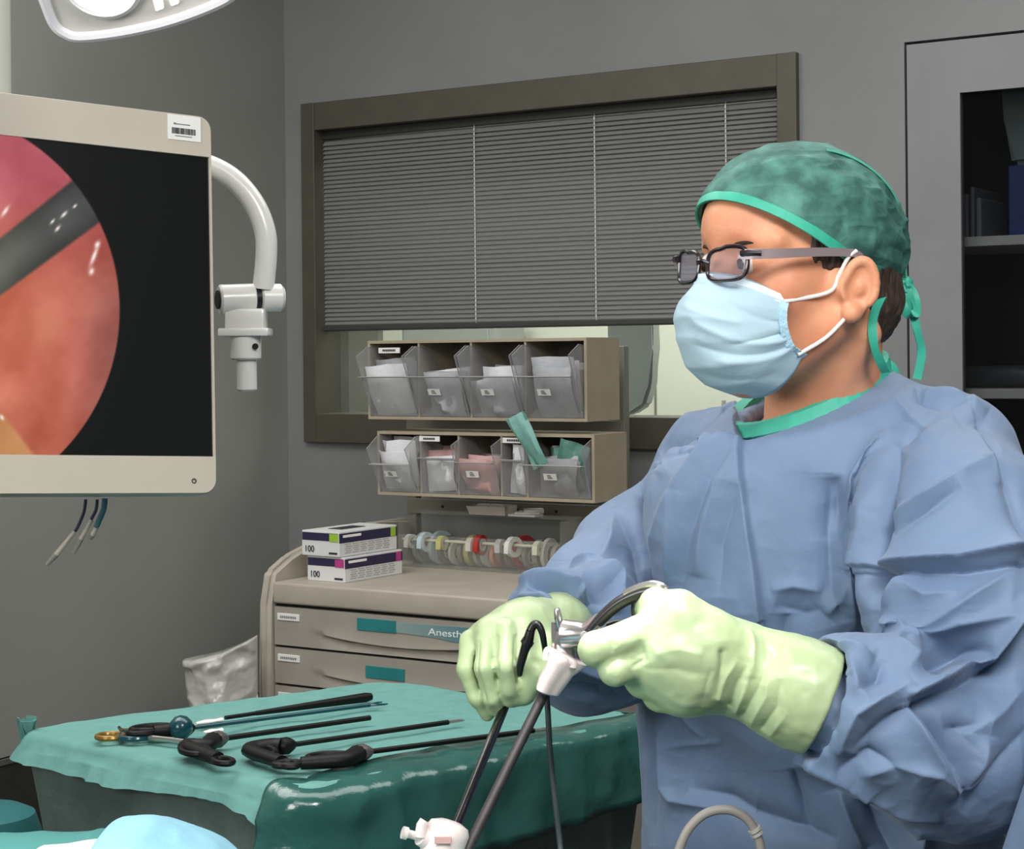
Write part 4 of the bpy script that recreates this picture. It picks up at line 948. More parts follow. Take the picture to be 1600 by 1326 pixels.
# ================================================================== instruments on the table
GR = mat('instrument_grey', (96, 92, 90), .35, .2); IBLK = mat('instrument_black', (13, 11, 11), .5, spec=.3); ITEAL = mat('instrument_teal', (12, 66, 78), .25, coat=.4); IST = mat('instrument_steel', (190, 188, 182), .25, .8)
ztt = zt + .004
def lap_tool(name, label, tip, start, rsh, hpts, m_sh, m_h, jaw, body_r=.0135, ringr=(.020, .013), m_knob=None, extra=None):
    T = onz(*tip, ztt + .006); S = onz(*start, ztt + .010); o = thing(name, label, 'surgical tool', (S.x, S.y, zt + .002), 0, 'surgical tools laid on the teal drape'); oz = Vector(o.location)
    d = (T - S).normalized(); L_ = (T - S).length; b = BM(); tube(b, [S - oz, T - oz], rsh, 12); sh = obj('shaft', b, m_sh, o, True)
    if jaw:
        side = d.cross(Vector((0, 0, 1))).normalized(); 
        for sg in (-1, 1):
            b = BM(); tube(b, [T - oz, T - oz + d * .008 + side * sg * .002 * jaw, T - oz + d * .020 + side * sg * .0045 * jaw, T - oz + d * .026 + side * sg * .004 * jaw], [rsh * .7, rsh * .6, rsh * .45, rsh * .25], 8); obj('jaw', b, IST if jaw < 2 else m_sh, sh, True)
    if m_h:
        kb = S - d * .010
        b = BM(); lathe(b, [(0, -.012), (.006, -.012), (.011, -.008), (.0115, .002), (.007, .010), (rsh, .014), (0, .014)], 10, axisM(kb - oz, d)); obj('rotation_knob', b, m_knob or m_h, o, True)
        H = [onz(x, y, ztt + .011) - oz for x, y in hpts]
        b = BM(); tube(b, smooth_path([S - oz - d * .018] + H, 5), [body_r * (1 - .25 * (k / (5 * len(H)))) for k in range(5 * len(H) + 1)], 12, flat=.8); obj('handle_body', b, m_h, o, True)
        e = H[-1]; dh = (H[-1] - (H[-2] if len(H) > 1 else S - oz)).normalized(); sd = dh.cross(Vector((0, 0, 1))).normalized()
        for sg, rr_ in ((1, ringr[0]), (-1, ringr[1])):
            c_ = H[0] + dh * .018 + sd * sg * .022 if sg > 0 else e + dh * ringr[1] * 1.2
            b = BM(); pts = [c_ + dh * rr_ * 1.35 * cos(a) + sd * rr_ * .8 * sin(a) for a in [2 * pi * k / 28 for k in range(28)]]; tube(b, pts, .0042, 8, closed=True); obj('finger_ring', b, m_h, o, True)
            if sg > 0:
                b = BM(); tube(b, [H[0], c_ - dh * rr_ * 1.2], [.006, .0045], 8); obj('trigger', b, m_h, o, True)
    return o, oz
lap_tool('grasper', 'black-handled grasper nearest the front with its shaft pointing right', (834, 1141), (578, 1174), .0036, [(540, 1186), (500, 1190), (470, 1192)], IBLK, IBLK, 1, m_knob=GR)
lap_tool('hook_dissector', 'black hook-tipped instrument, second from the front of the table', (700, 1128), (458, 1163), .0036, [(420, 1165), (390, 1172), (440, 1190)], IBLK, IBLK, .6)
lap_tool('needle_holder', 'short black-shafted instrument with a crumpled grey knob, mid table', (578, 1121), (352, 1153), .0038, [(320, 1165), (290, 1165), (340, 1185)], IBLK, IBLK, 0, m_knob=GR)
o, oz = lap_tool('suction_tube', 'thick black tapered tube lying furthest back on the drape', (578, 1088), (352, 1121), .0030, [], IBLK, None, 0)
b = BM(); p0, p1 = onz(400, 1114, ztt + .008) - oz, onz(580, 1088, ztt + .009) - oz; tube(b, [p0, p0.lerp(p1, .95), p1], [.0034, .0072, .0055], 14); obj('sleeve', b, IBLK, o, True)
o, oz = lap_tool('bowel_grasper', 'teal-shafted grasper with open steel jaws and a teal ball', (578, 1101), (300, 1137), .0030, [(262, 1140), (240, 1142)], ITEAL, IBLK, 2)
b = BM(); c_ = onz(283, 1136, ztt + .016) - oz; lathe(b, [(0, -.016), (.008, -.0145), (.0145, -.008), (.0165, 0), (.0145, .008), (.008, .0145), (0, .016)], 24, axisM(c_, (1, .4, 0))); obj('ball', b, ITEAL, o, True)['label'] = 'glossy dark teal ball'
o = thing('scissors', 'scissors with gold and teal ring handles at the left of the tools', 'scissors', (onz(200, 1150, zt)).x and onz(200, 1150, ztt), 0); oz = Vector(o.location)
for (cx_, cy_, rx, ry, m_, ln) in ((172, 1150, .0175, .0085, mat('gold_ring', (150, 116, 58), .3, .5), 'gold finger ring'), (212, 1149, .022, .0125, ITEAL, 'teal finger ring')):
    c_ = onz(cx_, cy_, ztt + .005) - oz; b = BM(); tube(b, [c_ + Vector((rx * cos(a), ry * 1.8 * sin(a), 0)) for a in [2 * pi * k / 28 for k in range(28)]], .004, 8, closed=True); obj('ring', b, m_, o, True)['label'] = ln
b = BM(); tube(b, smooth_path([onz(x, y, ztt + .005) - oz for x, y in ((232, 1152), (262, 1155), (300, 1160), (326, 1163))], 4), .0035, 8); obj('blade', b, IST, o, True)
b = BM(); tube(b, smooth_path([onz(x, y, ztt + .007) - oz for x, y in ((190, 1143), (186, 1136), (192, 1140), (215, 1139), (236, 1146))], 4), .0022, 6); obj('shank', b, mat('brown_shank', (90, 76, 52), .4, .4), o, True)
for i, (pp, r_) in enumerate((((308, 1129), (346, 1126)), .005), ) if False else enumerate(((((306, 1130), (347, 1124)), .0065), (((318, 1144), (347, 1140)), .006))):
    o = thing('white_clip', ['upper white plastic clip beside the teal ball', 'lower white plastic clip beside the teal ball'][i], 'clip', onz(*pp[0], ztt), 0, 'white clips on the table'); oz = Vector(o.location); a_, c_ = onz(*pp[0], ztt + .006) - oz, onz(*pp[1], ztt + .006) - oz
    b = BM(); tube(b, [a_, a_.lerp(c_, .4), a_.lerp(c_, .75), c_], [r_ * .5, r_, r_ * .7, r_ * .9], 10, flat=.6); obj('clip_body', b, WHITE2, o, True)
# ================================================================== teal draped object, far left edge
o = thing('draped_stool', 'rounded teal-covered stool top at the left picture edge', 'stool', onz(-22, 1262, .80), 0); zz_ = o.location.z
o.location.z = 0
b = BM(); lathe(b, [(0, .80), (.055, .80), (.075, .79), (.085, .76), (.088, .70), (.084, .62), (0, .62)], 32); obj('cushion', b, mat('teal_cover', (34, 104, 106), .6), o, True)
b = BM(); lathe(b, [(0, .02), (.03, .02), (.03, .62), (0, .62)], 16); obj('column', b, STEEL, o, True)
b = BM(); lathe(b, [(0, 0), (.16, 0), (.16, .02), (.03, .03), (0, .03)], 32); obj('foot', b, STEEL, o, True)
# ================================================================== patient under drapes (bottom left)
def heap(name, label, cat, outline, Y0, depth, m, amp, seed, zb):
    """a soft mound whose crest follows the measured points, falling away front and back"""
    cr = smooth_path([at(x, y, Y0) for x, y in outline], 12); n = len(cr); rows = []
    c0 = sum(cr, Vector()) / n; c0 = Vector((c0.x, Y0, zb)); prof = [(-1, None), (-.96, -.6), (-.8, -.20), (-.5, -.06), (-.2, -.008), (0, 0), (.25, -.02), (.6, -.09), (.9, -.25), (1, None)]
    P = []
    for (u, dz) in prof:
        for p in cr: P.append((p.x - c0.x, u * depth, (0 if dz is None else max(.0, (p.z - zb) + dz * (p.z - zb)))))
    P = np.array(P); k = len(prof); idx = np.arange(k * n).reshape(k, n)
    Q = np.stack([idx[:-1, :-1], idx[:-1, 1:], idx[1:, 1:], idx[1:, :-1]], -1).reshape(-1, 4)
    me = subd(npmesh(name, P, Q), 2, 0); P = getP(me); N = getN(me); W = P + np.array(c0)
    P = P + N * (amp * (ridged(W, 18, seed) + .5 * ridged(W, 37, seed + 1)) * .5)[:, None] * np.clip(P[:, 2] / .05, 0, 1)[:, None]
    setP(me, P); o = link(name, me, m, None, True); o.location = c0; tag(o, label, cat); md = o.modifiers.new('t', 'SOLIDIFY'); md.thickness = .002; md.offset = -1
    return o
heap('patient_drape', 'pale blue paper drape over the patient, peaked at bottom left', 'drape', [(160, 1480), (162, 1380), (164, 1325), (168, 1297), (195, 1290), (228, 1287), (262, 1300), (330, 1334), (400, 1400), (450, 1450)], 1.35, .16, mat('pale_blue_drape', (150, 205, 225), .7, col2=(140, 196, 220), nscale=8, bump=.001, bscale=60), .006, 31, .92)
heap('absorbent_pad', 'bright white pad with brownish streaks left of the blue drape', 'pad', [(-90, 1420), (-10, 1356), (50, 1336), (90, 1322), (130, 1314), (160, 1320), (190, 1350)], 1.39, .12, mat('white_pad', (232, 220, 208), .75, col2=(222, 178, 130), nscale=26, lo=.55, hi=.75, nstretch=(1, .3, .3), bump=.002, bscale=40), .006, 37, .92)
heap('operating_table_sheet', 'teal sheet edge along the bottom left corner', 'sheet', [(-160, 1309), (-60, 1308), (20, 1306), (120, 1303), (160, 1303), (260, 1345), (320, 1400)], 1.55, .10, mat('teal_sheet', (80, 150, 146), .8), .003, 41, .92)
b = BM(); box(b, -.9, .35, -.35, .18, .80, .92, .02); ot = obj('mattress', b, mat('dark_mattress', (34, 40, 42), .6)); 
opt = thing('operating_table', 'operating table under the drapes at the bottom edge', 'table', (-.1, 1.30, 0)); ot.parent = opt
b = BM(); box(b, -.2, .2, -.2, .1, .05, .80, .02); obj('pedestal', b, STEEL, opt)
b = BM(); box(b, -.5, .4, -.25, .15, 0, .05, .02); obj('foot', b, STEEL, opt)
heap('abdomen_drape', 'teal drape over the patient just below the picture, under the instruments', 'drape', [(420, 1600), (480, 1450), (600, 1408), (760, 1400), (900, 1408), (1020, 1450), (1080, 1600)], 1.42, .14, TEAL, .004, 47, .92)
# ================================================================== the surgeon
A3 = lambda v: np.array([v.x, v.y, v.z])
al = R(30); HF = Vector((-cos(al), -sin(al), 0)); HL = Vector((sin(al), -cos(al), 0)); HU = Vector((0, 0, 1))
HC = at(1258, 412, 1.73)
HC.z -= 0
def hw_(f, l, u): return HC + HF * f + HL * l + HU * u
def H2W(P): return np.array(HC) + P[:, :1] * np.array(HF) + P[:, 1:2] * np.array(HL) + P[:, 2:3] * np.array(HU)
SKIN = mat('skin', (222, 158, 122), .5, col2=(208, 138, 104), nscale=26, sss=.12, bump=.0004, bscale=220, detail=6)
GOWN = mat('blue_gown_fabric', (106, 128, 158), .62, col2=(98, 120, 151), nscale=16, bump=.0006, bscale=110, sheen=.15)
TRIM = mat('teal_binding', (58, 176, 150), .55, col2=(50, 164, 138), nscale=60)
NB0 = at(1286, 636, 1.79)                                     # neck base
PH = R(50); TFv = Vector((-cos(PH), -sin(PH), 0)); TLv = Vector((sin(PH), -cos(PH), 0))
SL = at(1478, 730, 1.69); SRt = at(1122, 735, 1.99)
EL, FL1, FL2 = at(1578, 1120, 1.55), at(1450, 1155, 1.49), at(1335, 1104, 1.465)
ER, WR = at(985, 955, 1.87), at(850, 985, 1.70)
PEL = at(1278, 1300, 1.86)
person = thing('person', 'surgeon in blue gown, green cap, glasses, mask and pale gloves holding instruments', 'person', (PEL.x, PEL.y, 0))
O0 = Vector(person.location)
def mk(name, P, Q, m, parent, lab=None):
    off = np.array(O0 if parent is person else Vector((0, 0, 0)))
    me = npmesh(name, P, Q); return me
def put(name, me, m, parent=None, lab=None):
    P = getP(me) - np.array(O0); setP(me, P); o = link(name, me, m, parent or person, True)
    if lab: o['label'] = lab
    return o
def pobj(name, bm, m, parent=None, smooth=True, lab=None):
    bmesh.ops.translate(bm, vec=-O0, verts=bm.verts); o = obj(name, bm, m, parent or person, smooth)
    if lab: o['label'] = lab
    return o
# ---------------- head (fine grid in head space)
g = G((-.13, -.105, -.21), (.165, .105, .13), .0023)
d = ell(g, (.000, 0, .030), (.094, .074, .078))
d = smin(d, ell(g, (.035, 0, -.035), (.062, .060, .072)), .03)
d = smin(d, ball(g, (.073, 0, .034), .034), .04)                      # forehead
for s in (-1, 1):
    d = smin(d, cone(g, (.002, s * .056, -.052), (.070, s * .014, -.106), .016, .016), .03)   # jaw
    d = smin(d, ball(g, (.062, s * .043, -.026), .018), .025)        # cheek bone
    d = smin(d, cone(g, (.091, s * .012, .016), (.076, s * .050, .018), .008, .007), .014)   # brow
    d = smax(d, -ball(g, (.110, s * .031, -.002), .0175), .016)      # socket
    d = smin(d, ell(g, (.083, s * .029, -.001), (.0145, .0165, .0125)), .004)            # lids
    # ear
    c = np.array((.003, s * .080, -.026)); ax = np.array((.24, s * .55, .30)); 
    fwd = np.array((.50, -s * .80, 0.)); fwd /= np.linalg.norm(fwd)   # thickness normal mostly sideways
    nrm_ = np.array((.42, s * .90, 0.)); nrm_ /= np.linalg.norm(nrm_); upv = np.array((-.16, 0, .987)); upv -= nrm_ * (upv @ nrm_); upv /= np.linalg.norm(upv); bk = np.cross(nrm_, upv)
    ear = ell(g, c, (.0045, .0262, .0162), (nrm_, upv, bk))
    rim = None
    pe = []
    for k in range(15):
        a = R(-40 + 250 * k / 14) ; pe.append((c + upv * .0252 * sin(a) * (1 if sin(a) > 0 else .8) + bk * (.0148 * cos(a)) * (-1 if (np.cross(nrm_, upv) @ np.array((1, 0, 0))) > 0 else 1) + nrm_ * .005, .0036))
    rim = chain(g, pe, .004); ear = smin(ear, rim, .005)
    ear = smax(ear, -ell(g, c + nrm_ * .007 + upv * (-.003), (.0075, .014, .0095), (nrm_, upv, bk)), .004)
    lobe = ball(g, c - upv * .0245 + np.array((.004, 0, 0)) , .0085); ear = smin(ear, lobe, .008)
    d = smin(d, cone(g, (.010, s * .066, -.022), c + nrm_ * -.003, .016, .010), .008); d = smin(d, ear, .004)
    d = smax(d, -ball(g, (.016, s * .088, -.028), .0085), .005)
d = smin(d, chain(g, [((.096, 0, .004), .0075), ((.108, 0, -.015), .009), ((.122, 0, -.036), .0115)], .006), .010)
for s in (-1, 1): d = smin(d, ball(g, (.112, s * .012, -.042), .0075), .006)
d = smin(d, ell(g, (.094, 0, -.072), (.016, .026, .012)), .012); d = smin(d, ball(g, (.078, 0, -.103), .015), .022)
Nl = NB0 - HC; nb = np.array((Nl.dot(HF), Nl.dot(HL), Nl.dot(HU)))
d = smin(d, cone(g, (-.024, 0, -.050), nb + np.array((0, 0, -.03)), .054, .060), .022)
d = smin(d, cone(g, (-.03, .055, -.07), (nb[0] + .05, nb[1] + .01, nb[2] - .02), .012, .012), .02)
P, Q = nets(d, g.lo, g.h); Pw = H2W(P)
head_me = (Pw, Q)
# ---------------- hands
def hand_sdf(g, W, wr, palm, fingers, thumb, k=.006, rk=.008):
    d = cone(g, W, palm[0][0], wr, palm[0][1])
    for (a, ra), (b_, rb) in zip(palm, palm[1:]): d = smin(d, cone(g, a, b_, ra, rb), .02)
    return d
def P3(px, py, Y): return tuple(at(px, py, Y))
# left hand (right in the picture): fist around the tool handle
LW = P3(1142, 1036, 1.475)
Lpalm = [(P3(1142, 1036, 1.475), .032), (P3(1090, 1020, 1.465), .033), (P3(1050, 1000, 1.46), .031)]
Lpalm2 = [(P3(1120, 1050, 1.475), .031), (P3(1068, 1052, 1.465), .030), (P3(1030, 1030, 1.46), .029)]
Lf = [  # index, middle, ring, little: MCP, PIP, DIP, tip
    [(P3(1022, 984, 1.452), .0160), (P3(930, 1014, 1.44), .0138), (P3(946, 1022, 1.475), .0115), (P3(985, 1008, 1.482), .0105)],
    [(P3(1020, 1022, 1.455), .0165), (P3(960, 1047, 1.440), .0122), (P3(975, 1042, 1.485), .0112), (P3(1015, 1030, 1.492), .0105)],
    [(P3(1030, 1050, 1.455), .0165), (P3(1003, 1064, 1.462), .0132), (P3(1008, 1066, 1.488), .0115), (P3(1045, 1050, 1.495), .0105)],
    [(P3(1046, 1070, 1.46), .0160), (P3(1030, 1086, 1.468), .0130), (P3(1035, 1086, 1.492), .0108), (P3(1066, 1070, 1.498), .0100)]]
Lt = [(P3(1112, 1000, 1.455), .022), (P3(1060, 958, 1.452), .0185), (P3(1026, 944, 1.470), .0130), (P3(1008, 950, 1.495), .0110)]
LCF = [(P3(1142, 1036, 1.475), .033), (P3(1180, 1052, 1.475), .0335), (P3(1225, 1072, 1.47), .037), (P3(1262, 1088, 1.468), .0405), (P3(1300, 1104, 1.466), .0425)]
def lhand(g, off=0.):
    d = smin(chain(g, Lpalm, .02), chain(g, Lpalm2, .02), .02)
    for f in Lf:
        fd = chain(g, f, .004); d = smin(d, fd, .004)
    d = smin(d, chain(g, Lt, .006), .012)
    d = smin(d, chain(g, LCF, .02), .012)
    return d + off
# right hand (left in the picture): fingers pointing down over the port shaft
RWp = P3(872, 972, 1.690)
Rpalm = [(P3(872, 975, 1.695), .026), (P3(820, 985, 1.655), .026), (P3(778, 996, 1.63), .022)]
Rpalm2 = [(P3(866, 985, 1.70), .025), (P3(800, 1010, 1.665), .024), (P3(748, 1012, 1.645), .018)]
Rf = [
    [(P3(820, 984, 1.622), .0120), (P3(820, 1030, 1.603), .0095), (P3(814, 1066, 1.615), .0088), (P3(808, 1088, 1.635), .0080)],       # index (behind the cable)
    [(P3(792, 984, 1.618), .0118), (P3(790, 1040, 1.590), .0104), (P3(795, 1074, 1.596), .0098), (P3(798, 1092, 1.606), .0086)],       # middle
    [(P3(762, 988, 1.622), .0116), (P3(757, 1044, 1.598), .0100), (P3(768, 1088, 1.604), .0092), (P3(778, 1108, 1.614), .0080)],
    [(P3(735, 1000, 1.634), .0112), (P3(729, 1046, 1.614), .0096), (P3(746, 1090, 1.614), .0086), (P3(762, 1116, 1.622), .0074)]]
Rt = [(P3(868, 985, 1.672), .020), (P3(846, 1015, 1.628), .0150), (P3(838, 1052, 1.606), .0125), (P3(820, 1085, 1.605), .0100)]
RCF = [(P3(872, 975, 1.695), .028), (P3(905, 988, 1.745), .026), (P3(940, 1000, 1.80), .022)]
def rhand(g, off=0.):
    d = smin(chain(g, Rpalm, .02), chain(g, Rpalm2, .02), .02)
    for f in Rf: d = smin(d, chain(g, [(p, r * .93) for p, r in f], .004), .0022)
    d = smin(d, chain(g, Rt, .006), .008); d = smin(d, chain(g, RCF, .01), .01)
    return d + off
def bounds(ch, pad):
    a = np.array([p for c in ch for p, r in c]); rr_ = max(r for c in ch for p, r in c); return a.min(0) - rr_ - pad, a.max(0) + rr_ + pad
GLOVE = mat('pale_latex_glove', (176, 194, 148), .38, col2=(169, 188, 146), nscale=14, sss=.15, bump=.0003, bscale=120, coat=.1)
# left glove with cuff
lo, hi = bounds([Lpalm, Lpalm2, Lt, LCF] + Lf, .006); g = G(lo, hi, .0021); d = lhand(g)
cA, cB = np.array(P3(1225, 1072, 1.47)), np.array(P3(1286, 1099, 1.467)); ax_ = (cB - cA) / np.linalg.norm(cB - cA)
pl = (g.x - cB[0]) * ax_[0] + (g.y - cB[1]) * ax_[1] + (g.z - cB[2]) * ax_[2]
d = smax(d, pl, .002)
d = smax(d, -cone(g, cA + ax_ * .02, cB + ax_ * .03, .034, .0395), .002)
P, Q = nets(d, g.lo, g.h); me = subd(npmesh('glove', P, Q), 1, 3)
LFO = [([(1119, 1090), (1128, 1040), (1128, 1020)], -.0035, 4, 4, 3), ([(1122, 1090), (1134, 1058), (1152, 1030)], .003, 6, 5, 2), ([(1140, 1102), (1152, 1068), (1166, 1040)], -.003, 4, 6, 2), ([(1150, 1110), (1165, 1076), (1174, 1036)], .0028, 7, 5, 2), ([(1162, 1116), (1182, 1080), (1196, 1050)], -.0026, 5, 6, 2),
       ([(1176, 1126), (1198, 1088), (1200, 1020)], .0028, 8, 6, 2), ([(1192, 1136), (1214, 1104), (1220, 1060)], -.0025, 5, 7, 2), ([(1206, 1146), (1232, 1112)], .0018, 6, 6, 2), ([(1168, 975), (1178, 1010), (1176, 1060)], .003, 12, 8, 1), ([(1192, 985), (1200, 1020), (1196, 1070)], -.002, 6, 8, 1), ([(1000, 1000), (1006, 1030), (986, 1044)], -.002, 5, 5, 1),
       ([(1020, 1022), (1060, 1015), (1100, 1024)], .0015, 14, 10, 1), ([(1000, 1044), (1060, 1046), (1110, 1056)], -.0018, 9, 9, 1), ([(962, 1012), (955, 1003), (958, 1020)], -.001, 3, 3, 1), ([(1096, 1104), (1104, 1070), (1112, 1050)], -.0016, 5, 6, 3)]
P = getP(me); N = getN(me); P = folds(P, N, LFO); P += N * (.0006 * vnoise(P, 60, 5) + .0005 * vnoise(P, 130, 6))[:, None]; setP(me, P)
gl = put('glove', me, GLOVE, None, 'left glove gripping the handle')
rim = []
u1_ = np.cross(ax_, (0, 0, 1)); u1_ /= np.linalg.norm(u1_); u2_ = np.cross(ax_, u1_)
b = BM(); tube(b, [Vector(cB - ax_ * .001 + (u1_ * cos(a) + u2_ * sin(a)) * .0412) for a in [2 * pi * k / 60 for k in range(60)]], .0016, 8, closed=True)
rmo = pobj('rolled_cuff', b, GLOVE, gl); 
# right glove
lo, hi = bounds([Rpalm, Rpalm2, Rt, RCF] + Rf, .006); g = G(lo, hi, .0019); P, Q = nets(rhand(g), g.lo, g.h); me = subd(npmesh('glove', P, Q), 1, 3)
RFO = [([(778, 990), (773, 1030), (781, 1090)], -.0034, 2.5, 2.5, 1), ([(749, 1000), (743, 1045), (762, 1105)], -.0030, 2.5, 2.5, 1), ([(806, 990), (806, 1040), (812, 1085)], -.003, 2.5, 2.5, 1), ([(730, 975), (760, 970), (800, 978)], .0015, 10, 10, 1), ([(820, 965), (850, 985), (858, 1010)], -.0015, 8, 6, 1)]
P = getP(me); N = getN(me); P = folds(P, N, RFO); P += N * (.0005 * vnoise(P, 70, 15) + .0004 * vnoise(P, 140, 16))[:, None]; setP(me, P)
put('glove', me, GLOVE, None, 'right glove, fingers pointing down')
# ---------------- body under the gown (one mesh with the head)
def torso(g, grow=0.):
    secs = [(.28, .155 + grow, .19 + grow, PEL), (.80, .13 + grow, .175 + grow, PEL), (1.0, .135 + grow, .178 + grow, PEL), (1.15, .125 + grow, .180 + grow, PEL), (1.28, .120 + grow, .190 + grow, PEL.lerp(NB0, .6)), (1.37, .095 + grow, .165 + grow, NB0), (1.42, .06 + grow, .11 + grow, NB0)]
    zs = [s[0] for s in secs]; z = g.z.ravel(); a = np.interp(z, zs, [s[1] for s in secs]).reshape(1, 1, -1); b_ = np.interp(z, zs, [s[2] for s in secs]).reshape(1, 1, -1)
    cx = np.interp(z, zs, [s[3].x for s in secs]).reshape(1, 1, -1); cy = np.interp(z, zs, [s[3].y for s in secs]).reshape(1, 1, -1)
    X, Y = g.x - cx, g.y - cy; u = X * TFv.x + Y * TFv.y; v = X * TLv.x + Y * TLv.y
    e = 2.3; q = (np.abs(u / a) ** e + np.abs(v / b_) ** e) ** (1 / e); d = (q - 1) * np.minimum(a, b_) * .95
    return smax(smax(d, g.z - 1.41, .06), zs[0] - g.z, .02)
g = G((PEL.x - .42, 1.28, .0), (PEL.x + .36, 2.25, 1.50), .011)
legs = None
d = smax(torso(g, -.03), .88 - g.z, .05)
for s in (-1, 1):
    hp = PEL + TLv * .09 * s; d = smin(d, chain(g, [((hp.x, hp.y, .9), .085), ((hp.x, hp.y, .5), .06), ((hp.x, hp.y, .09), .042)], .02), .03)
    ft = hp + TFv * .15; d = smin(d, cone(g, (hp.x, hp.y, .05), (ft.x, ft.y, .035), .045, .033), .02)
d = smin(d, cone(g, tuple(NB0 - Vector((0, 0, .05))), tuple(SL), .055, .05), .03); d = smin(d, cone(g, tuple(NB0 - Vector((0, 0, .05))), tuple(SRt), .055, .048), .03)
d = smin(d, cone(g, tuple(NB0 + Vector((0, 0, .03))), tuple(NB0 - Vector((0, 0, .08))), .052, .056), .02)
d = smin(d, chain(g, [(tuple(SL), .05), (tuple(EL), .04), (LW, .027)], .01), .02); d = smin(d, chain(g, [(tuple(SRt), .048), (tuple(ER), .036), (P3(905, 1000, 1.79), .026), (P3(868, 988, 1.705), .017)], .01), .02)
P, Q = nets(d, g.lo, g.h)
# hands of the body, just inside the gloves
Ps, Qs = [head_me[0], P], [head_me[1], Q + len(head_me[0])]
base = len(head_me[0]) + len(P)
for ch, fn in (([Lpalm, Lpalm2, Lt] + Lf, lhand), ([Rpalm, Rpalm2, Rt] + Rf, rhand)):
    lo, hi = bounds(ch, .006); g = G(lo, hi, .005); P2_, Q2_ = nets(fn(g, .0045), g.lo, g.h); Ps.append(P2_); Qs.append(Q2_ + base); base += len(P2_)
me = npmesh('body', np.concatenate(Ps), np.concatenate(Qs)); me = subd(me, 0, 2)
body = put('body', me, SKIN, None, 'tanned face, neck and ear')
# lips are hidden by the mask; brows, eyes, hair
for s, nm in ((-1, 'r'), (1, 'l')):
    b = BM(); bmesh.ops.create_uvsphere(b, u_segments=20, v_segments=14, radius=.0118); bmesh.ops.translate(b, vec=hw_(.0895, s * .0285, -.001), verts=b.verts); ey = pobj('eyeball', b, mat('eye_white', (222, 214, 206), .2))
    gz = (HF * .97 + HL * .0 - HU * .22).normalized(); b = BM(); c_ = hw_(.0895, s * .0285, -.001) + gz * .0104; lathe(b, [(0, .0022), (.003, .0018), (.0052, .0004), (.0052, -.001), (0, -.001)], 18, axisM(c_, gz)); pobj('iris', b, mat('brown_iris', (50, 32, 22), .15), ey)
    b = BM(); pts = [hw_(.1005, s * .010, .0165), hw_(.101, s * .022, .021), hw_(.094, s * .036, .0225), hw_(.082, s * .050, .018)]; tube(b, smooth_path([p - HU * .006 - HF * .001 for p in pts], 6), [.0010 + .0010 * sin(pi * k / 18) for k in range(19)], 8); pobj('eyebrow', b, mat('dark_brown_brow', (52, 36, 28), .8, bump=.002, bscale=300, nstretch=(1, 1, 4)))
g = G((-.13, -.1, -.12), (.09, .1, .06), .0028)
d = ell(g, (-.002, 0, .026), (.097, .0765, .081))
d = smin(d, ell(g, (-.045, 0, -.035), (.058, .062, .055)), .02)
cut = smax(-(g.x + .022) + 0 * g.y, -(g.z + .092), .01); back = smax(d, (g.x + .030) + .25 * (g.z + .02), .01); back = smax(back, -(g.z + .088), .008)
dside = ell(g, (-.002, 0, .026), (.099, .0785, .083))
side = smax(smax(smax(dside, g.x - .047, .004), -(g.x - .010), .004), -(g.z + .030 - .6 * (g.x)), .006)
d = smin(back, smax(side, g.z - .05, .01), .006); d = smax(d, g.z - .045, .01)
P, Q = nets(d, g.lo, g.h); P = H2W(P); me = subd(npmesh('hair', P, Q), 1, 1); P = getP(me); N = getN(me); P += N * (.0016 * vnoise(P * np.array((1, 1, .35)), 260, 3))[:, None]; setP(me, P)
put('hair', me, mat('dark_brown_hair', (46, 34, 28), .6, col2=(74, 58, 48), nscale=200, nstretch=(1, 1, .3), bump=.002, bscale=300), None, 'short dark brown hair showing below the cap')
# ---------------- cap
def capedge(x): return -.015 + .60 * (x + np.sqrt(x * x + .0009)) / 2 + .06 * x
capc = (.008, 0, .032); capr = (.1075, .083, .0845)
g = G((-.14, -.11, -.05), (.13, .11, .14), .0026)
d = ell(g, capc, capr); d = smin(d, ell(g, (-.062, 0, .015), (.036, .052, .05)), .03)
edge = capedge(g.x) + 0 * g.y
d = smax(d, edge - g.z, .002); d = smax(d, -ell(g, capc, (capr[0] - .005, capr[1] - .005, capr[2] - .004)), .002)
P, Q = nets(d, g.lo, g.h); me = subd(npmesh('cap', P, Q), 2, 1); P = getP(me); N = getN(me)
kn = np.array((-.098, .018, -.02)); v = P - kn; r_ = np.linalg.norm(v, axis=1); ang = np.arctan2(v[:, 1], v[:, 2] + .02)
hgt = P[:, 2] - capedge(P[:, 0]); fall = np.exp(-r_ / .09)
plt = np.abs(((ang * 9 + 1.4 * vnoise(P, 22, 4)) % 2) - 1) * 2 - 1
P = P + N * ((.0036 * plt * fall + .0013 * ridged(P, 38, 5) + .0009 * ridged(P * np.array((.5, 1, 1.6)), 70, 6) + .0010 * vnoise(P, 28, 8)) * np.clip(hgt / .02, .1, 1))[:, None]
Pw = H2W(P); setP(me, Pw)
CAPM = mat('green_cap_mesh', (46, 92, 84), .72, col2=(88, 146, 131), nscale=34, nstretch=(1, 1, 1), lo=.42, hi=.72, detail=9, bump=.0012, bscale=90)
capo = put('surgical_cap', me, CAPM, None, 'mottled green nonwoven cap')
def cap_pt(l_ang, drop=0.0, r=1.012):
    """point on cap surface at angle (0 front, 90 left) on the trim line"""
    a = R(l_ang); f, l = capr[0] * cos(a), capr[1] * sin(a)
    f0, l0 = capc[0] + f, l; 
    for _ in range(6):
        u = float(capedge(f0)) + drop; k = math.sqrt(max(.05, 1 - ((u - capc[2]) / capr[2]) ** 2)); f0, l0 = capc[0] + f * k, l * k
    return f0 * 1, l0, u
b = BM(); pts = []; 
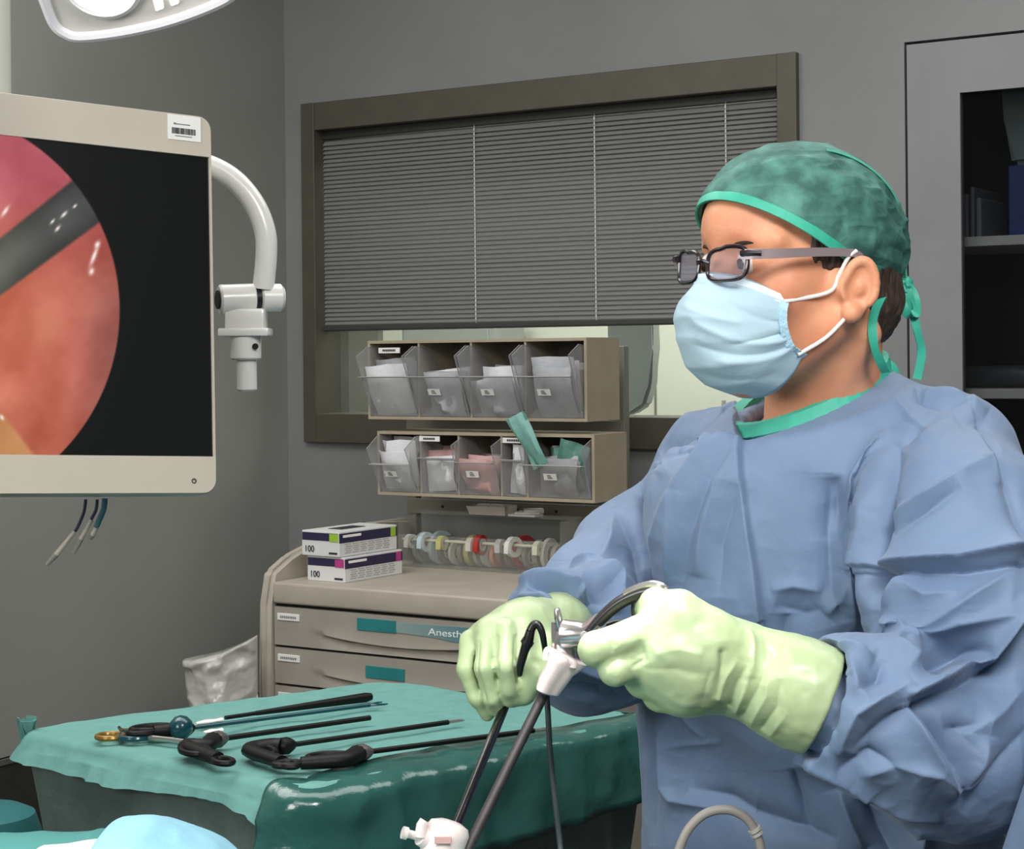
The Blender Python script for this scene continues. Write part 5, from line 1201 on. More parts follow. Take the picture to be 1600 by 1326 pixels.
for k in range(96):
    f0, l0, u = cap_pt(k * 360 / 96, .003); pts.append(hw_(f0 * 1.008 + .0, l0 * 1.012, u))
rowsA = []
for k in range(96):
    f0, l0, u = cap_pt(k * 360 / 96, -.001); f1, l1, u1 = cap_pt(k * 360 / 96, .0085); wv_ = .0006 * sin(k * 1.9)
    o_ = 1.014; i_ = .985
    rowsA.append([b.verts.new(hw_(f * s_, l * s_, u)) for f, l, u, s_ in ((f0, l0, u, i_), (f0, l0, u - .0008, 1.0), (f0, l0, u, o_ + wv_), (f1, l1, u1, o_ + wv_), (f1, l1, u1 + .0008, 1.0), (f1, l1, u1, i_))])
for k in range(96):
    A, B_ = rowsA[k], rowsA[(k + 1) % 96]
    for j in range(6): b.faces.new((A[j], A[(j + 1) % 6], B_[(j + 1) % 6], B_[j]))
pobj('cap_band', b, TRIM, capo, lab='bright teal edge band')
# centre-back seam from the crown to the knot
b = BM(); pts = []
for k in range(22):
    a = R(88 + 92 * k / 21 + 0); f = capc[0] + (capr[0] + .0012) * cos(a) * .98; u = capc[2] + (capr[2] + .0012) * sin(a); l = .044 + .010 * sin(pi * k / 21)
    kk = math.sqrt(max(.1, 1 - (l / capr[1]) ** 2)); pts.append(hw_(capc[0] + (f - capc[0]) * kk, l, capc[2] + (u - capc[2]) * kk))
pts = [p for p in pts if (p.z - HC.z) > -.01]
KN = hw_(-.098, .032, -.022); pts.append(KN)
ribbon(b, smooth_path(pts, 3), HL, .0065, .0022); pobj('seam', b, mat('seam_teal', (84, 170, 146), .6), capo)
# knot, loops and hanging ties
b = BM(); t_ = bmesh.new(); bmesh.ops.create_icosphere(t_, subdivisions=3, radius=.0095)
for v_ in t_.verts: v_.co = Vector((v_.co.x * .8, v_.co.y * .9, v_.co.z * 1.1)) * (1 + .15 * sin(v_.co.z * 900 + v_.co.x * 500))
merge(b, t_, Matrix.Translation(KN)); pobj('knot', b, TRIM, capo)
YK = KN.y
def tie(nm, pts, wdt, wd=None):
    b = BM(); pp = smooth_path([at(x, y, YK + dy) for x, y, dy in pts], 8); n_ = len(pp)
    W_ = [Vector((cos(.35 * sin(k * .35 + len(pts)) + .2), .5 * sin(k * .3), .1)) for k in range(n_)]
    ribbon(b, pp, W_, wdt, .0009); pobj(nm, b, TRIM, capo)
tie('tie', [(1396, 440, -.01), (1378, 462, -.05), (1364, 500, -.07), (1366, 540, -.07), (1376, 566, -.06), (1384, 582, -.05)], .0085)
tie('tie', [(1404, 434, 0), (1416, 446, -.006), (1424, 478, -.008), (1434, 520, -.008), (1440, 552, -.006), (1433, 592, -.004)], .0085)
tie('tie', [(1400, 438, 0), (1408, 470, -.01), (1420, 492, -.012), (1432, 486, -.010), (1428, 462, -.006), (1412, 438, 0)], .0095)
tie('tie', [(1394, 442, 0), (1384, 480, -.01), (1380, 510, -.012), (1388, 514, -.008), (1392, 480, -.004), (1396, 444, 0)], .008)
# ---------------- mask
nu, nv = 60, 70
def fr_pt(ps, v):
    """ps -1..1 across, v 0 bottom .. 1 top"""
    topu = -.010 - .026 * abs(ps) ** 1.6; botu = -.128 + .040 * abs(ps) ** 2.4
    u = botu + (topu - botu) * v
    f0 = np.interp(v, [0, .10, .25, .45, .65, .82, 1.0], [.070, .108, .130, .139, .142, .136, .116])
    fe = np.interp(v, [0, .15, .5, 1], [.040, .052, .060, .062]); L_ = np.interp(v, [0, .15, .5, .8, 1], [.052, .057, .060, .060, .056])
    a = ps * 1.45; cf = max(0, cos(a)) ** .85; f = fe + (f0 - fe) * cf; l = L_ * sin(a) / sin(1.45)
    # nose ridge shape near the top
    f -= .012 * ss(v, .75, 1.0) * ss(abs(ps), .06, .35) * cf
    return f, l, u
def mfold(ps, v):
    s = 0
    for (p0, v0, p1, v1, am, w_) in ((.15, .62, .95, .30, .0042, .05), (.10, .44, .9, .22, -.0036, .05), (.30, .30, .95, .15, .0034, .045), (-.1, .75, .6, .62, .0028, .05), (-.6, .5, .2, .48, .0016, .06), (.45, .80, .95, .60, -.0024, .05), (.0, .20, .7, .07, -.0030, .05), (.52, .42, .98, .42, -.0030, .035)):
        dx, dy = p1 - p0, v1 - v0; t = max(0, min(1, ((ps - p0) * dx + (v - v0) * dy) / (dx * dx + dy * dy))); dd = math.hypot(ps - p0 - t * dx, v - v0 - t * dy)
        s += am * math.exp(-dd / w_) * min(1, 5 * t * 1 + .3) 
    return s
P = []
for i in range(nu):
    for k in range(nv):
        ps = -1 + 2 * i / (nu - 1); v = k / (nv - 1); f, l, u = fr_pt(ps, v); q = mfold(ps, v) + (.0012 * (1 if (v * 34) % 1 > .5 else 0) if v > .90 else 0)
        f += q * cos(ps * 1.3); l += q * sin(ps * 1.3) * .9; P.append((f, l, u))
P = np.array(P); idx = np.arange(nu * nv).reshape(nu, nv); Q = np.stack([idx[:-1, :-1], idx[1:, :-1], idx[1:, 1:], idx[:-1, 1:]], -1).reshape(-1, 4)
P[:, 0] += .0009 * vnoise(P, 55, 2) + .0012 * ridged(P, 30, 9); me = npmesh('face_mask', H2W(P), Q)
MASK = mat('pale_blue_mask', (176, 203, 216), .75, col2=(169, 196, 210), nscale=18, bump=.0003, bscale=240)
mk_ = put('face_mask', me, MASK, None, 'pale blue pleated surgical mask'); md = mk_.modifiers.new('t', 'SOLIDIFY'); md.thickness = .0012; md.offset = 0
def edge_strip(fn, nm, wdt, m):
    b = BM(); pp = [hw_(*fn(k / 40)) for k in range(41)]; ribbon(b, pp, [HU.copy() if nm == 'nose_strip' else (HF * 1 - HL * .2) for _ in pp], wdt, .0016); pobj(nm, b, m, mk_)
def f_top(t): f, l, u = fr_pt(-1 + 2 * t, .955); return f + .0016, l * 1.02, u
edge_strip(f_top, 'nose_strip', .0085, mat('mask_top_band', (222, 234, 240), .7))
def f_side(t): f, l, u = fr_pt(.985, t); return f + .001, l + .0016, u
edge_strip(f_side, 'side_binding', .008, mat('mask_side_band', (176, 214, 232), .7, bump=.002, bscale=300))
ELp = mat('ear_loop_white', (232, 228, 222), .7)
def loop(pts):
    b = BM(); tube(b, smooth_path(pts, 8), .0019, 8); pobj('ear_loop', b, ELp, mk_)
fu = fr_pt(.97, .93); fl_ = fr_pt(.97, .06)
loop([hw_(fu[0], fu[1] + .002, fu[2]), hw_(.030, .0705, -.030), hw_(.022, .0755, -.014), hw_(.015, .081, .002), hw_(.008, .084, .008)])
loop([hw_(fl_[0], fl_[1] + .002, fl_[2]), hw_(.034, .066, -.074), hw_(.022, .0725, -.062), hw_(.012, .077, -.050)])
# ---------------- eyeglasses
GF = mat('glasses_frame', (26, 18, 24), .25, coat=.5); TPM = mat('glasses_temple', (142, 128, 132), .35, .2)
def gw(f, l, u): return hw_(f, l, u)
glo = None
def lensloop(s, r=0, dfw=0):
    pts = []; cx, cy_, a_, b2 = s * .0300, -.004, .0232 + r, .0145 + r; e = 3.4
    for k in range(44):
        t = 2 * pi * k / 44; c_, s__ = cos(t), sin(t); x = a_ * math.copysign(abs(c_) ** (2 / e), c_); z = b2 * math.copysign(abs(s__) ** (2 / e), s__)
        l = cx + x; pts.append(gw(.121 - .9 * l * l / .13 * .55 + dfw - (z * .08), l, cy_ + z + (.002 if s * x > 0 and z > 0 else 0)))
    return pts
b = BM(); tube(b, lensloop(1), .0021, 8, closed=True); fm_ = pobj('glasses_frame', b, GF, None, lab='dark rectangular glasses frame')
b = BM(); tube(b, lensloop(-1), .0021, 8, closed=True); pobj('rim', b, GF, fm_)
b = BM(); tube(b, smooth_path([gw(.1205, -.0085, -.002), gw(.1245, -.003, .0005), gw(.1245, .003, .0005), gw(.1205, .0085, -.002)], 5), .0020, 8); pobj('bridge', b, GF, fm_)
for s in (-1, 1):
    pts = lensloop(s, -.001); b = BM(); vs = [b.verts.new(p) for p in pts]; b.faces.new(vs); vs2 = [b.verts.new(p - HF * .001) for p in pts]; b.faces.new(vs2[::-1]); pobj('lens', b, clear('spectacle_lens', (246, 246, 250), .93, .02, (150, 150, 160)), fm_)
    b = BM(); A = [gw(.1135, s * .054, .004), gw(.106, s * .064, .004), gw(.085, s * .0735, .0045), gw(.050, s * .0785, .006), (gw(.018, s * .0815, .006)), gw(.004, s * .083, .003), gw(-.010, s * .081, -.014)]
    pp = smooth_path(A, 6); n_ = len(pp); ribbon(b, pp, [HU.copy()] * n_, [.0095 - .003 * (k / n_) for k in range(n_)], .0026); pobj('temple', b, TPM, fm_)
    b = BM(); tube(b, [gw(.115, s * .050, .005), gw(.112, s * .057, .005), gw(.104, s * .066, .0045)], [.003, .0036, .003], 8); pobj('hinge', b, GF, fm_)
# ---------------- gown
NKX, NKY = NB0.x - .016, NB0.y
def gown_sdf(g):
    d = torso(g, .012)
    nbt = NB0
    d = smin(d, cone(g, (NKX, NKY, 1.34), (NKX, NKY, 1.50), .100, .071), .05)
    d = smin(d, cone(g, tuple(NB0 + TLv * .05 + Vector((0, 0, -.035))), tuple(SL), .062, .070), .05)
    d = smin(d, cone(g, tuple(NB0 - TLv * .05 - TFv * .02 + Vector((0, 0, -.05))), tuple(SRt), .060, .062), .05)
    # broad upper back and loose chest
    bkp = NB0 - TFv * .10; d = smin(d, ell(g, (bkp.x + .05, bkp.y, 1.31), (.14, .12, .12)), .06)
    ch = at(1235, 860, 1.74); d = smin(d, ell(g, tuple(ch), (.12, .10, .19)), .08)
    rn = np.sqrt((g.x - NKX) ** 2 + (g.y - NKY) ** 2); cap_ = g.z - (1.4575 + .42 * (g.x - NKX) + .19 * (g.y - NKY)) + .22 * np.maximum(rn - .074, 0) - 1.3 * np.maximum(rn - .115, 0) ** 1.0
    d = smax(d, cap_, .016)
    # left sleeve (picture right)
    sl = chain(g, [(tuple(SL), .072), (P3(1500, 840, 1.60), .082), (P3(1520, 960, 1.565), .086), (P3(1590, 1090, 1.55), .082)], .03)
    fo = chain(g, [(P3(1590, 1100, 1.55), .082), (P3(1508, 1176, 1.515), .058), (P3(1440, 1150, 1.49), .060), (P3(1372, 1120, 1.475), .058), (P3(1318, 1112, 1.466), .054)], .03)
    sl = smin(sl, fo, .022)
    sl = smin(sl, ball(g, P3(1480, 1222, 1.51), .030), .05)
    sl = smin(sl, ball(g, P3(1300, 1040, 1.49), .020), .04)
    a_, b_ = np.array(P3(1262, 1092, 1.466)), np.array(P3(1352, 1118, 1.468))
    d = smin(d, sl, .010)
    mouth = cone(g, tuple(a_ - (b_ - a_) * .3), tuple(b_), .056, .036); 
    # right sleeve (picture left)
    sr = chain(g, [(tuple(SRt), .062), (P3(1060, 845, 1.94), .064), (P3(1000, 920, 1.88), .062), (P3(965, 985, 1.84), .066), (P3(905, 996, 1.77), .058), (P3(880, 975, 1.735), .040), (P3(850, 962, 1.735), .034)], .03)
    sr = smin(sr, ball(g, P3(962, 862, 1.93), .040), .05); sr = smin(sr, ball(g, P3(905, 905, 1.85), .032), .045); sr = smin(sr, ball(g, P3(915, 1050, 1.80), .032), .05)
    d = smin(d, sr, .022)
    d = smax(d, -mouth, .009)
    # inner cuff bunched inside the mouth
    inn = chain(g, [(P3(1284, 1105, 1.466), .036), (P3(1360, 1125, 1.47), .040)], .01)
    d = smin(d, inn, .004)
    # neck opening
    d = smax(d, -cone(g, (NKX, NKY, 1.36), (NKX, NKY, 1.60), .056, .068), .004)
    return d
g = G((PEL.x - .42, 1.36, .90), (PEL.x + .36, 2.16, 1.56), .0065)
d = gown_sdf(g); d = smax(d, .925 - g.z + 0 * g.x, .002)
P, Q = nets(d, g.lo, g.h)
cutm = P[:, 2] < .94
me = subd(npmesh('gown', P, Q), 2, 3); P = getP(me); N = getN(me)
gp0 = gown_sdf
TY = (1.60, 2.3); SY = (1.3, 1.70)
GF_ = [
 ([(1156, 680), (1160, 740), (1165, 790), (1181, 893), (1190, 965)], .0085, 60, 2.2, 0, (1.55, 2.3)),
 ([(1309, 745), (1312, 800), (1311, 845)], -.013, 16, 5, 2 and 1), ([(1311, 845), (1340, 770), (1391, 672)], .010, 22, 12, 1), ([(1300, 740), (1296, 830), (1300, 920), (1318, 970)], -.009, 26, 14, 1), ([(1335, 830), (1328, 900), (1335, 985)], .009, 22, 18, 1),
 ([(1441, 668), (1406, 703), (1385, 770), (1374, 850), (1369, 920), (1372, 990)], -.020, 8, 14, 1), ([(1425, 665), (1395, 730), (1362, 800), (1352, 880), (1350, 960)], .009, 20, 14, 1), ([(1381, 672), (1350, 730), (1330, 790)], .008, 14, 16, 1),
 ([(1385, 812), (1430, 786), (1484, 758), (1553, 715)], .010, 26, 5, 1), ([(1395, 838), (1440, 808), (1500, 768)], -.007, 10, 14, 1),
 ([(1375, 884), (1440, 880), (1499, 878), (1560, 866), (1610, 858)], .012, 5, 22, 0), ([(1372, 895), (1440, 893), (1510, 892), (1610, 880)], -.010, 14, 5, 0),
 ([(1400, 900), (1450, 930), (1500, 925)], .006, 16, 16), ([(1374, 962), (1410, 905), (1440, 893)], .008, 12, 12), ([(1374, 964), (1404, 984), (1412, 1006)], .009, 9, 6, 1), ([(1412, 1006), (1480, 960), (1560, 905), (1600, 880)], .009, 20, 14), ([(1415, 1012), (1500, 975), (1590, 958)], .008, 8, 14),
 ([(1432, 1022), (1490, 1020), (1550, 1018)], -.018, 12, 16, 1), ([(1440, 1026), (1470, 1056)], -.016, 10, 14, 1),
 ([(1424, 1088), (1469, 1067), (1510, 1046), (1553, 1025), (1602, 950)], .012, 5, 11, 0), ([(1428, 1096), (1475, 1076), (1558, 1036), (1610, 968)], -.011, 16, 4, 0),
 ([(1424, 1090), (1463, 1154), (1485, 1195), (1501, 1231)], -.014, 4, 26, 1), ([(1412, 1092), (1448, 1160), (1480, 1210), (1496, 1240)], .010, 10, 16, 1),
 ([(1312, 1182), (1325, 1140), (1337, 1115), (1380, 1090), (1424, 1068)], .010, 14, 8, 1), ([(1330, 1178), (1380, 1130), (1420, 1094)], -.009, 18, 12, 1), ([(1340, 1210), (1400, 1195), (1460, 1200), (1500, 1232)], .009, 16, 12, 1), ([(1306, 1205), (1360, 1180), (1430, 1210)], -.008, 12, 14),
 ([(1240, 1190), (1300, 1208), (1400, 1258), (1470, 1276)], .008, 8, 10, 1), ([(1505, 1230), (1530, 1190), (1540, 1150)], .008, 14, 12), ([(1500, 1265), (1545, 1210), (1600, 1135)], -.006, 10, 12),
 ([(1310, 1000), (1345, 1022), (1366, 1030)], .010, 10, 8, 1), ([(1330, 1020), (1340, 1070), (1360, 1095)], .008, 12, 14), ([(1360, 1010), (1400, 1012), (1440, 1040), (1466, 1066)], .008, 10, 12), ([(1380, 1030), (1372, 1060), (1340, 1080)], -.007, 12, 10),
 ([(1510, 1150), (1550, 1120), (1600, 1070)], .008, 20, 18), ([(1480, 1140), (1540, 1130)], -.006, 16, 14),
 ([(1181, 634), (1140, 670), (1108, 703), (1080, 750), (1057, 800), (1038, 850), (1026, 905)], .012, 14, 26, 1), ([(1196, 650), (1150, 700), (1118, 752), (1090, 820), (1070, 890), (1062, 960)], -.009, 12, 22, 1), ([(1160, 700), (1125, 760), (1104, 830), (1092, 900)], .009, 20, 16, 1), ([(1158, 760), (1130, 850), (1128, 930)], -.006, 18, 16, 1), ([(1131, 645), (1100, 680), (1077, 703), (1046, 723)], -.012, 10, 14, 1), ([(1090, 640), (1050, 700), (1030, 740)], .007, 12, 10),
 ([(1003, 773), (1006, 830), (1012, 880), (1013, 930)], -.014, 6, 10, 0), ([(1040, 730), (1022, 800), (1016, 860)], .009, 12, 10, 1), ([(960, 798), (985, 850), (1000, 920)], -.010, 10, 12), ([(965, 800), (955, 850), (930, 900)], .009, 12, 12),
 ([(895, 882), (930, 905), (952, 918), (954, 960)], .020, 8, 10, 1), ([(815, 915), (870, 918), (905, 925), (915, 945)], .019, 7, 9, 1), ([(810, 938), (850, 940), (870, 950), (885, 975)], .017, 8, 9, 1), ([(905, 935), (925, 960), (925, 985)], -.017, 8, 8), ([(860, 905), (905, 905), (945, 945)], -.016, 7, 7), ([(830, 928), (880, 932), (905, 955)], -.013, 5, 6), ([(790, 945), (830, 950), (860, 965)], -.010, 6, 6),
 ([(900, 1040), (950, 1060), (1010, 1040)], .008, 12, 12), ([(880, 1070), (940, 1080), (990, 1060)], -.008, 10, 10), ([(960, 980), (990, 1030), (960, 1080)], .006, 14, 14),
 ([(1205, 922), (1240, 914), (1285, 924)], .005, 9, 9, 1), ([(1210, 945), (1260, 960), (1290, 950)], -.004, 20, 16, 1), ([(1228, 960), (1225, 1000), (1240, 1030)], -.007, 14, 10), ([(1290, 960), (1310, 935), (1322, 900)], .008, 12, 12),
 ([(1372, 700), (1440, 690), (1490, 650)], .006, 18, 16), ([(1432, 600), (1440, 622), (1470, 628), (1520, 622)], -.011, 7, 10, 1), ([(1440, 605), (1490, 612), (1545, 640)], .007, 10, 8), ([(1530, 665), (1560, 730), (1580, 800), (1600, 870)], -.007, 8, 14, 0), ([(1520, 660), (1545, 700), (1562, 760)], .006, 8, 10),
 ([(1390, 620), (1420, 650), (1441, 672)], .006, 10, 12), ([(1070, 770), (1060, 860), (1050, 930)], .007, 14, 12),
 ([(1036, 1105), (1040, 1180), (1042, 1230), (1055, 1250), (1130, 1264)], .008, 7, 14, 1), ([(1080, 1230), (1140, 1245), (1180, 1270), (1220, 1300)], -.008, 14, 12), ([(1175, 1268), (1230, 1288), (1310, 1312)], -.010, 12, 16), ([(1240, 1200), (1245, 1235), (1260, 1300)], -.008, 7, 10), ([(1030, 1120), (1022, 1200), (1020, 1320)], -.005, 8, 8), ([(1040, 1170), (1080, 1162), (1130, 1158)], .003, 5, 5), ([(1062, 1110), (1090, 1140), (1105, 1152)], .003, 5, 5), ([(1310, 1230), (1330, 1280), (1350, 1326)], .010, 14, 12), ([(1350, 1240), (1370, 1290), (1400, 1340)], -.012, 12, 14), ([(1440, 1290), (1430, 1340)], .01, 14, 14),
]
P = folds(P, N, GF_, scale=1.3)
cr = .0020 * ridged(P * np.array((1, 1, .62)), 11, 51) + .0011 * ridged(P * np.array((1, 1, .8)), 23, 52) + .0006 * ridged(P, 48, 53) + .004 * vnoise(P, 8, 54)
nearneck = np.clip((np.hypot(P[:, 0] - NB0.x, P[:, 1] - NB0.y) - .10) / .05, 0, 1)
P = P + N * (cr * nearneck)[:, None]
setP(me, P)
gown = put('surgical_gown', me, GOWN, None, 'blue surgical gown with long sleeves')
# lower skirt of the gown
rows = []; n_ = 96
for k in range(12):
    z = .93 - .62 * k / 11; ga = .152 + .03 * k / 11; gb = .197 + .03 * k / 11; rr_ = []
    for j in range(n_):
        t = 2 * pi * j / n_; q = (abs(cos(t)) ** 2.3 + abs(sin(t)) ** 2.3) ** (-1 / 2.3); wv = 1 + .05 * sin(7 * t + 1) * k / 11 + .03 * sin(13 * t) * k / 11; p = Vector((PEL.x, PEL.y, z)) + TFv * ga * q * cos(t) * wv + TLv * gb * q * sin(t) * wv; rr_.append(p - O0)
    rows.append(np.array(rr_))
P = np.concatenate(rows); Q = []
for r in range(11):
    i = np.arange(n_); j = (i + 1) % n_; Q.append(np.stack([r * n_ + i, r * n_ + j, (r + 1) * n_ + j, (r + 1) * n_ + i], 1))
sko = link('gown_skirt', npmesh('gown_skirt', P, np.concatenate(Q)), GOWN, gown, True); md = sko.modifiers.new('t', 'SOLIDIFY'); md.thickness = .002
# neck binding
b = BM(); rws = []; n_ = 120
for k in range(n_):
    t = 2 * pi * k / n_; r_ = .0790 + .0006 * sin(k * 2.3); x, y = cos(t), sin(t); z = 1.4640 + r_ * x * .42 + r_ * y * .19
    rws.append([b.verts.new(Vector((NKX + x * rr_, NKY + y * rr_, z + dz))) for rr_, dz in ((r_ - .012, .002), (r_ - .004, .0045), (r_ + .0015, .002), (r_ + .0050, -.0105), (r_ + .001, -.0125), (r_ - .011, -.010))])
for k in range(n_):
    A, B_ = rws[k], rws[(k + 1) % n_]
    for j in range(6): b.faces.new((A[j], A[(j + 1) % 6], B_[(j + 1) % 6], B_[j]))
pobj('neck_binding', b, TRIM, gown, lab='bright teal neck binding')
b = BM(); pp = smooth_path([at(x, y, 1.77) for x, y in ((1366, 588), (1380, 574), (1392, 570), (1400, 580), (1404, 590))], 5); ribbon(b, pp, Vector((.3, .6, .6)), .010, .0012); pobj('neck_tie', b, TRIM, gown)
# ---------------- held instruments
SILV = mat('steel_satin', (196, 192, 190), .18, .85); HGR = mat('handle_dark_grey', (52, 50, 52), .3, .4, coat=.3)
t_ = thing('laparoscopic_grasper', 'silver and dark grey handled grasper held by both gloves', 'surgical tool', at(900, 1000, 1.52)); oz = Vector(t_.location)
def q3(px, py, Y): return at(px, py, Y) - oz
b = BM(); lathe(b, [(0, -.002), (.0085, 0), (.0115, .006), (.0125, .018), (.013, .026), (.010, .034), (.0065, .040), (0, .041)], 28, axisM(q3(888, 1042, 1.535), q3(888, 970, 1.528) - q3(888, 1042, 1.535))); obj('hub', b, SILV, t_, True)
b = BM(); tube(b, smooth_path([q3(884, 990, 1.525), q3(900, 990, 1.52), q3(920, 988, 1.512), q3(940, 972, 1.505)], 6), [.0125 - .0035 * k / 18 for k in range(19)], 16); obj('yoke', b, SILV, t_, True)
b = BM(); tube(b, smooth_path([q3(870, 950, 1.525), q3(873, 968, 1.525), q3(878, 985, 1.527)], 5), [.0022, .0028, .003, .0034, .0036, .0036, .0036, .004, .004, .004, .004], 10); tube(b, [q3(866, 972, 1.53), q3(866, 1010, 1.53), q3(880, 1030, 1.53)], .0026, 8); obj('fin', b, SILV, t_, True)
pa = [q3(915, 992, 1.508), q3(936, 970, 1.503), q3(962, 946, 1.497), q3(990, 930, 1.490), (q3(1018, 922, 1.483)), q3(1038, 928, 1.478), q3(1040, 940, 1.485)]
b = BM(); sp_ = smooth_path(pa, 8); tube(b, sp_, [.0060 + .0022 * sin(pi * k / 48) for k in range(49)], 14, flat=.7); hd = obj('upper_handle', b, HGR, t_, True)
b = BM(); pb_ = [p + Vector((0, -.004, .0055)) for p in sp_[20:46]]; tube(b, pb_, .0032, 8); obj('steel_edge', b, SILV, hd, True)
b = BM(); tube(b, smooth_path([q3(1000, 928, 1.492), q3(994, 944, 1.492), q3(994, 958, 1.494), q3(1002, 966, 1.496)], 6), .0042, 10); obj('finger_web', b, HGR, hd, True)
b = BM(); tube(b, smooth_path([q3(912, 1000, 1.512), q3(940, 985, 1.512), q3(965, 976, 1.510), q3(985, 980, 1.512), q3(1000, 1000, 1.512), q3(1000, 1040, 1.515), q3(970, 1060, 1.515)], 6), .0048, 10); obj('lower_handle', b, HGR, t_, True)
b = BM(); lathe(b, [(0, .0), (.0040, 0), (.0036, .002), (0, .0026)], 16, axisM(q3(913, 992, 1.502) + Vector((0, -.004, 0)), (0, -1, .1))); obj('pivot_screw', b, mat('bright_screw', (240, 240, 240), .15, .8), t_, True)
# white port body and its shaft
PORT = mat('pinkish_white_plastic', (232, 220, 216), .22, coat=.5, col2=(220, 204, 202), nscale=20)
t_ = thing('trocar', 'glossy white trocar head with black shaft below the steel hub', 'trocar', at(868, 1050, 1.53)); oz = Vector(t_.location)
ax0, ax1 = q3(852, 1082, 1.530), q3(874, 1020, 1.530)
b = BM(); rings = []
dr_ = (ax1 - ax0).normalized(); sx_ = Vector((1, 0, 0)); sx_ = (sx_ - dr_ * sx_.dot(dr_)).normalized(); sy_ = dr_.cross(sx_)
for f, rx, ry, sh in ((0, .0075, .009, 0), (.04, .0100, .011, 0), (.3, .0118, .012, .001), (.6, .0125, .013, .0035), (.8, .0155, .014, .005), (.95, .0178, .0145, .006), (1.0, .0165, .0135, .006), (1.02, .012, .011, .005)):
    c_ = ax0.lerp(ax1, f) + sx_ * sh; rings.append([b.verts.new(c_ + sx_ * rx * (1 + .16 * cos(3 * a)) * cos(a) + sy_ * ry * (1 + .16 * cos(3 * a)) * sin(a)) for a in [2 * pi * k / 36 for k in range(36)]])
b.faces.new(rings[0][::-1]); b.faces.new(rings[-1])
for A, B_ in zip(rings, rings[1:]):
    for k in range(36): b.faces.new((A[k], A[(k + 1) % 36], B_[(k + 1) % 36], B_[k]))
obj('port_body', b, PORT, t_, True)
b = BM(); tube(b, smooth_path([q3(853, 1030, 1.525), q3(856, 1016, 1.524), q3(868, 1022, 1.522), q3(894, 1034, 1.52), q3(896, 1042, 1.52)], 5), .0035, 10); obj('flange', b, PORT, t_, True)
b = BM(); tube(b, [q3(850, 1084, 1.532), q3(795, 1195, 1.50), q3(700, 1390, 1.44)], [.0045, .0045, .0045], 14); obj('shaft', b, mat('matt_black_shaft', (34, 32, 32), .55, col2=(44, 40, 40), nscale=80), t_, True)
t_ = thing('electrode_rod', 'shiny black rod from the fingers into the pink-white port', 'surgical tool', at(785, 1110, 1.60)); oz = Vector(t_.location)
b = BM(); tube(b, [q3(806, 1062, 1.640), q3(790, 1100, 1.615), q3(712, 1292, 1.50), q3(690, 1345, 1.468)], .0042, 14); obj('shaft', b, BLKS, t_, True)
t_ = thing('electrode_plug', 'black cable plug and loop between the right glove\'s fingers', 'plug', at(825, 1010, 1.58)); oz = Vector(t_.location)
b = BM(); tube(b, [q3(812, 1055, 1.585), q3(813, 1040, 1.583), q3(819, 1018, 1.580), q3(825, 1001, 1.578), q3(829, 985, 1.577)], [.0022, .0036, .0040, .0050, .0040], 12); tube(b, [q3(822, 1006, 1.579), q3(826, 1000, 1.578)], .0058, 12); pg = obj('plug', b, BLK, t_, True)
b = BM(); tube(b, smooth_path([q3(829, 985, 1.577), q3(834, 976, 1.577), q3(841, 976, 1.576), q3(847, 988, 1.575), q3(850, 1004, 1.578), q3(852, 1020, 1.59)], 6), [.0040 - .0016 * k / 30 for k in range(31)], 10); obj('wire', b, BLK, t_, True)
t_ = thing('black_cable', 'thin dark cable hanging straight down right of the two shafts', 'cable', at(855, 1088, 1.545)); oz = Vector(t_.location)
b = BM(); tube(b, smooth_path([q3(854, 1082, 1.545), q3(856, 1110, 1.545), q3(860, 1180, 1.54), q3(867, 1250, 1.535), q3(876, 1330, 1.53), q3(880, 1400, 1.5)], 8), .0026, 10); obj('wire', b, mat('grey_black_cable', (44, 50, 52), .5), t_, True)
# lower port at the bottom edge
t_ = thing('port', 'pinkish white port with side valve at the bottom edge', 'trocar', at(688, 1335, 1.46)); oz = Vector(t_.location)
pA, pB = q3(677, 1372, 1.45), q3(702, 1290, 1.465); bM_ = axisM(pA, pB - pA); Lp_ = (pB - pA).length
b = BM(); lathe(b, [(0, 0), (.014, 0), (.017, .006), (.0175, .02), (.0182, Lp_ - .012), (.0185, Lp_ - .004), (.016, Lp_ + .001), (.009, Lp_ + .004), (0, Lp_ + .004)], 36, bM_); obj('port_body', b, PORT, t_, True)
b = BM(); tube(b, [q3(690, 1324, 1.46), q3(668, 1312, 1.455), q3(657, 1306, 1.452)], [.010, .0085, .0075], 16); vb = obj('valve', b, PORT, t_, True)
b = BM(); tube(b, [q3(660, 1308, 1.452), q3(633, 1301, 1.448)], [.0035, .0035], 12); tube(b, [q3(636, 1302, 1.448), q3(629, 1300, 1.447)], .0052, 12); obj('nozzle', b, PORT, vb, True)
b = BM(); tube(b, [q3(658, 1306, 1.450), q3(659, 1288, 1.450), q3(663, 1281, 1.451)], [.0055, .0045, .0038], 12); obj('tap', b, PORT, vb, True)
b = BM(); pr = q3(692, 1312, 1.4405); box(b, pr.x - .007, pr.x + .007, pr.y - .0008, pr.y + .002, pr.z - .003, pr.z + .003, .0005); obj('printed_mark', b, mat('faded_red_mark', (206, 164, 160), .5), t_)
b = BM(); tube(b, [pA, pA - (pB - pA).normalized() * .12], .006, 14); obj('cannula', b, PORT, t_, True)
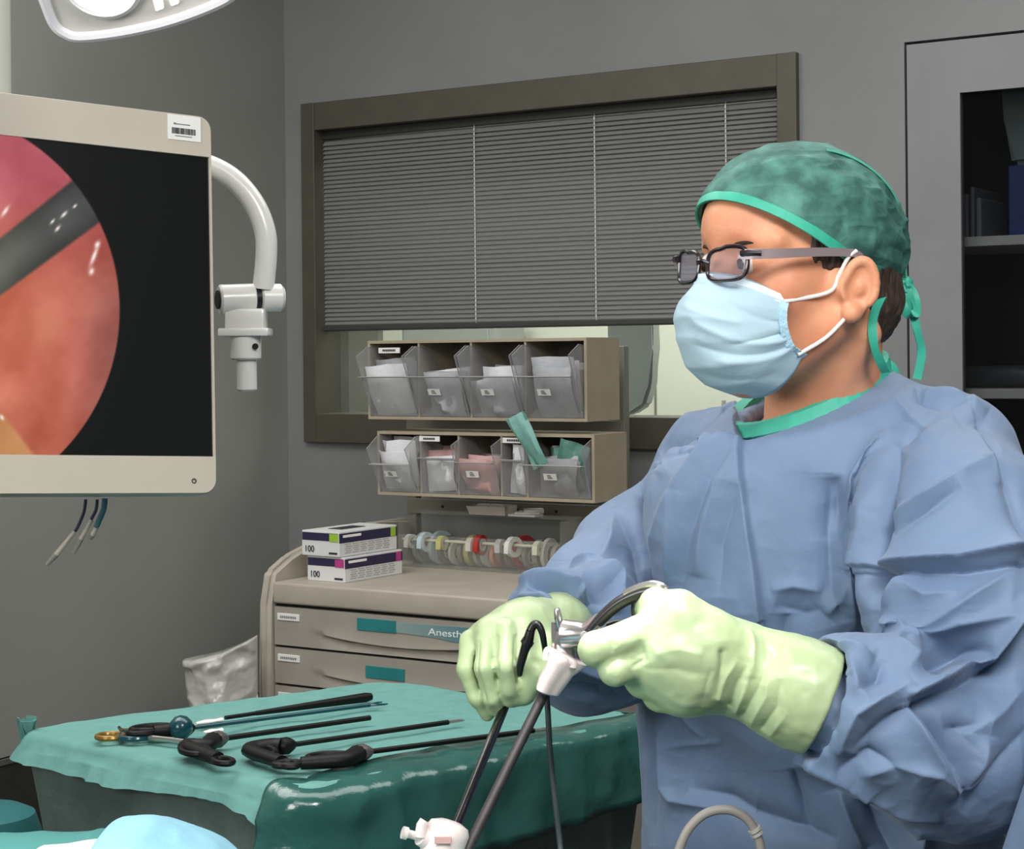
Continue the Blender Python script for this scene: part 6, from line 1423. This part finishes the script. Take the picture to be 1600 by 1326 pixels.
# grey hose loop
t_ = thing('hose', 'pale grey hose arching up from the bottom edge in front of the gown', 'hose', at(1125, 1330, 1.52)); oz = Vector(t_.location)
hp_ = smooth_path([q3(1030, 1420, 1.52), q3(1058, 1335, 1.52), q3(1076, 1295, 1.52), q3(1104, 1270, 1.52), q3(1138, 1265, 1.52), q3(1166, 1278, 1.52), q3(1182, 1303, 1.52), q3(1190, 1335, 1.52), q3(1196, 1420, 1.52)], 8)
b = BM(); tube(b, hp_, .0040, 12); obj('tube', b, mat('grey_hose', (146, 140, 134), .45), t_, True)
for px_, py_ in ((1180, 1297), (1183, 1303)):
    b = BM(); tube(b, [q3(px_ - 1.5, py_ - 3, 1.52), q3(px_ + 1, py_ + 1, 1.52)], .0058, 14); obj('clamp_ring', b, mat('clamp_grey', (176, 172, 166), .35), t_, True)
# second gown edge at the right border
rows = []; n_ = 60; Yc = 1.40; ctr = at(1730, 1200, 1.42)
for k in range(26):
    f = k / 25; z = 1.235 - 1.0 * f; r_ = .035 + .055 * min(1, f * 5) + .05 * f; rr_ = []
    for j in range(n_):
        t = 2 * pi * j / n_; wv = 1 + .06 * sin(5 * t + 2) * f + .03 * sin(9 * t + f * 3); rr_.append((cos(t) * r_ * wv, sin(t) * r_ * .9 * wv, z))
    rows.append(np.array(rr_))
P = np.concatenate(rows); Q = []
for r in range(25):
    i = np.arange(n_); j = (i + 1) % n_; Q.append(np.stack([r * n_ + i, r * n_ + j, (r + 1) * n_ + j, (r + 1) * n_ + i], 1))
bm = bmesh.new(); me = npmesh('draped_cloth', P, np.concatenate(Q)); bm.from_mesh(me); bm.verts.ensure_lookup_table(); bm.faces.new([bm.verts[j] for j in range(n_)]); bmesh.ops.recalc_face_normals(bm, faces=bm.faces); bm.to_mesh(me); bm.free()
dsx = at(1606, 1240, 1.42)
o = thing('draped_stand', 'blue sterile cloth over a stand at the lower right picture edge', 'cloth', (dsx.x + .062, dsx.y, 0)); link('cloth', me, GOWN, o, True)
b = BM(); tube(b, [(0, 0, 0), (0, 0, 1.2)], .012, 10); obj('pole', b, STEEL, o, True)
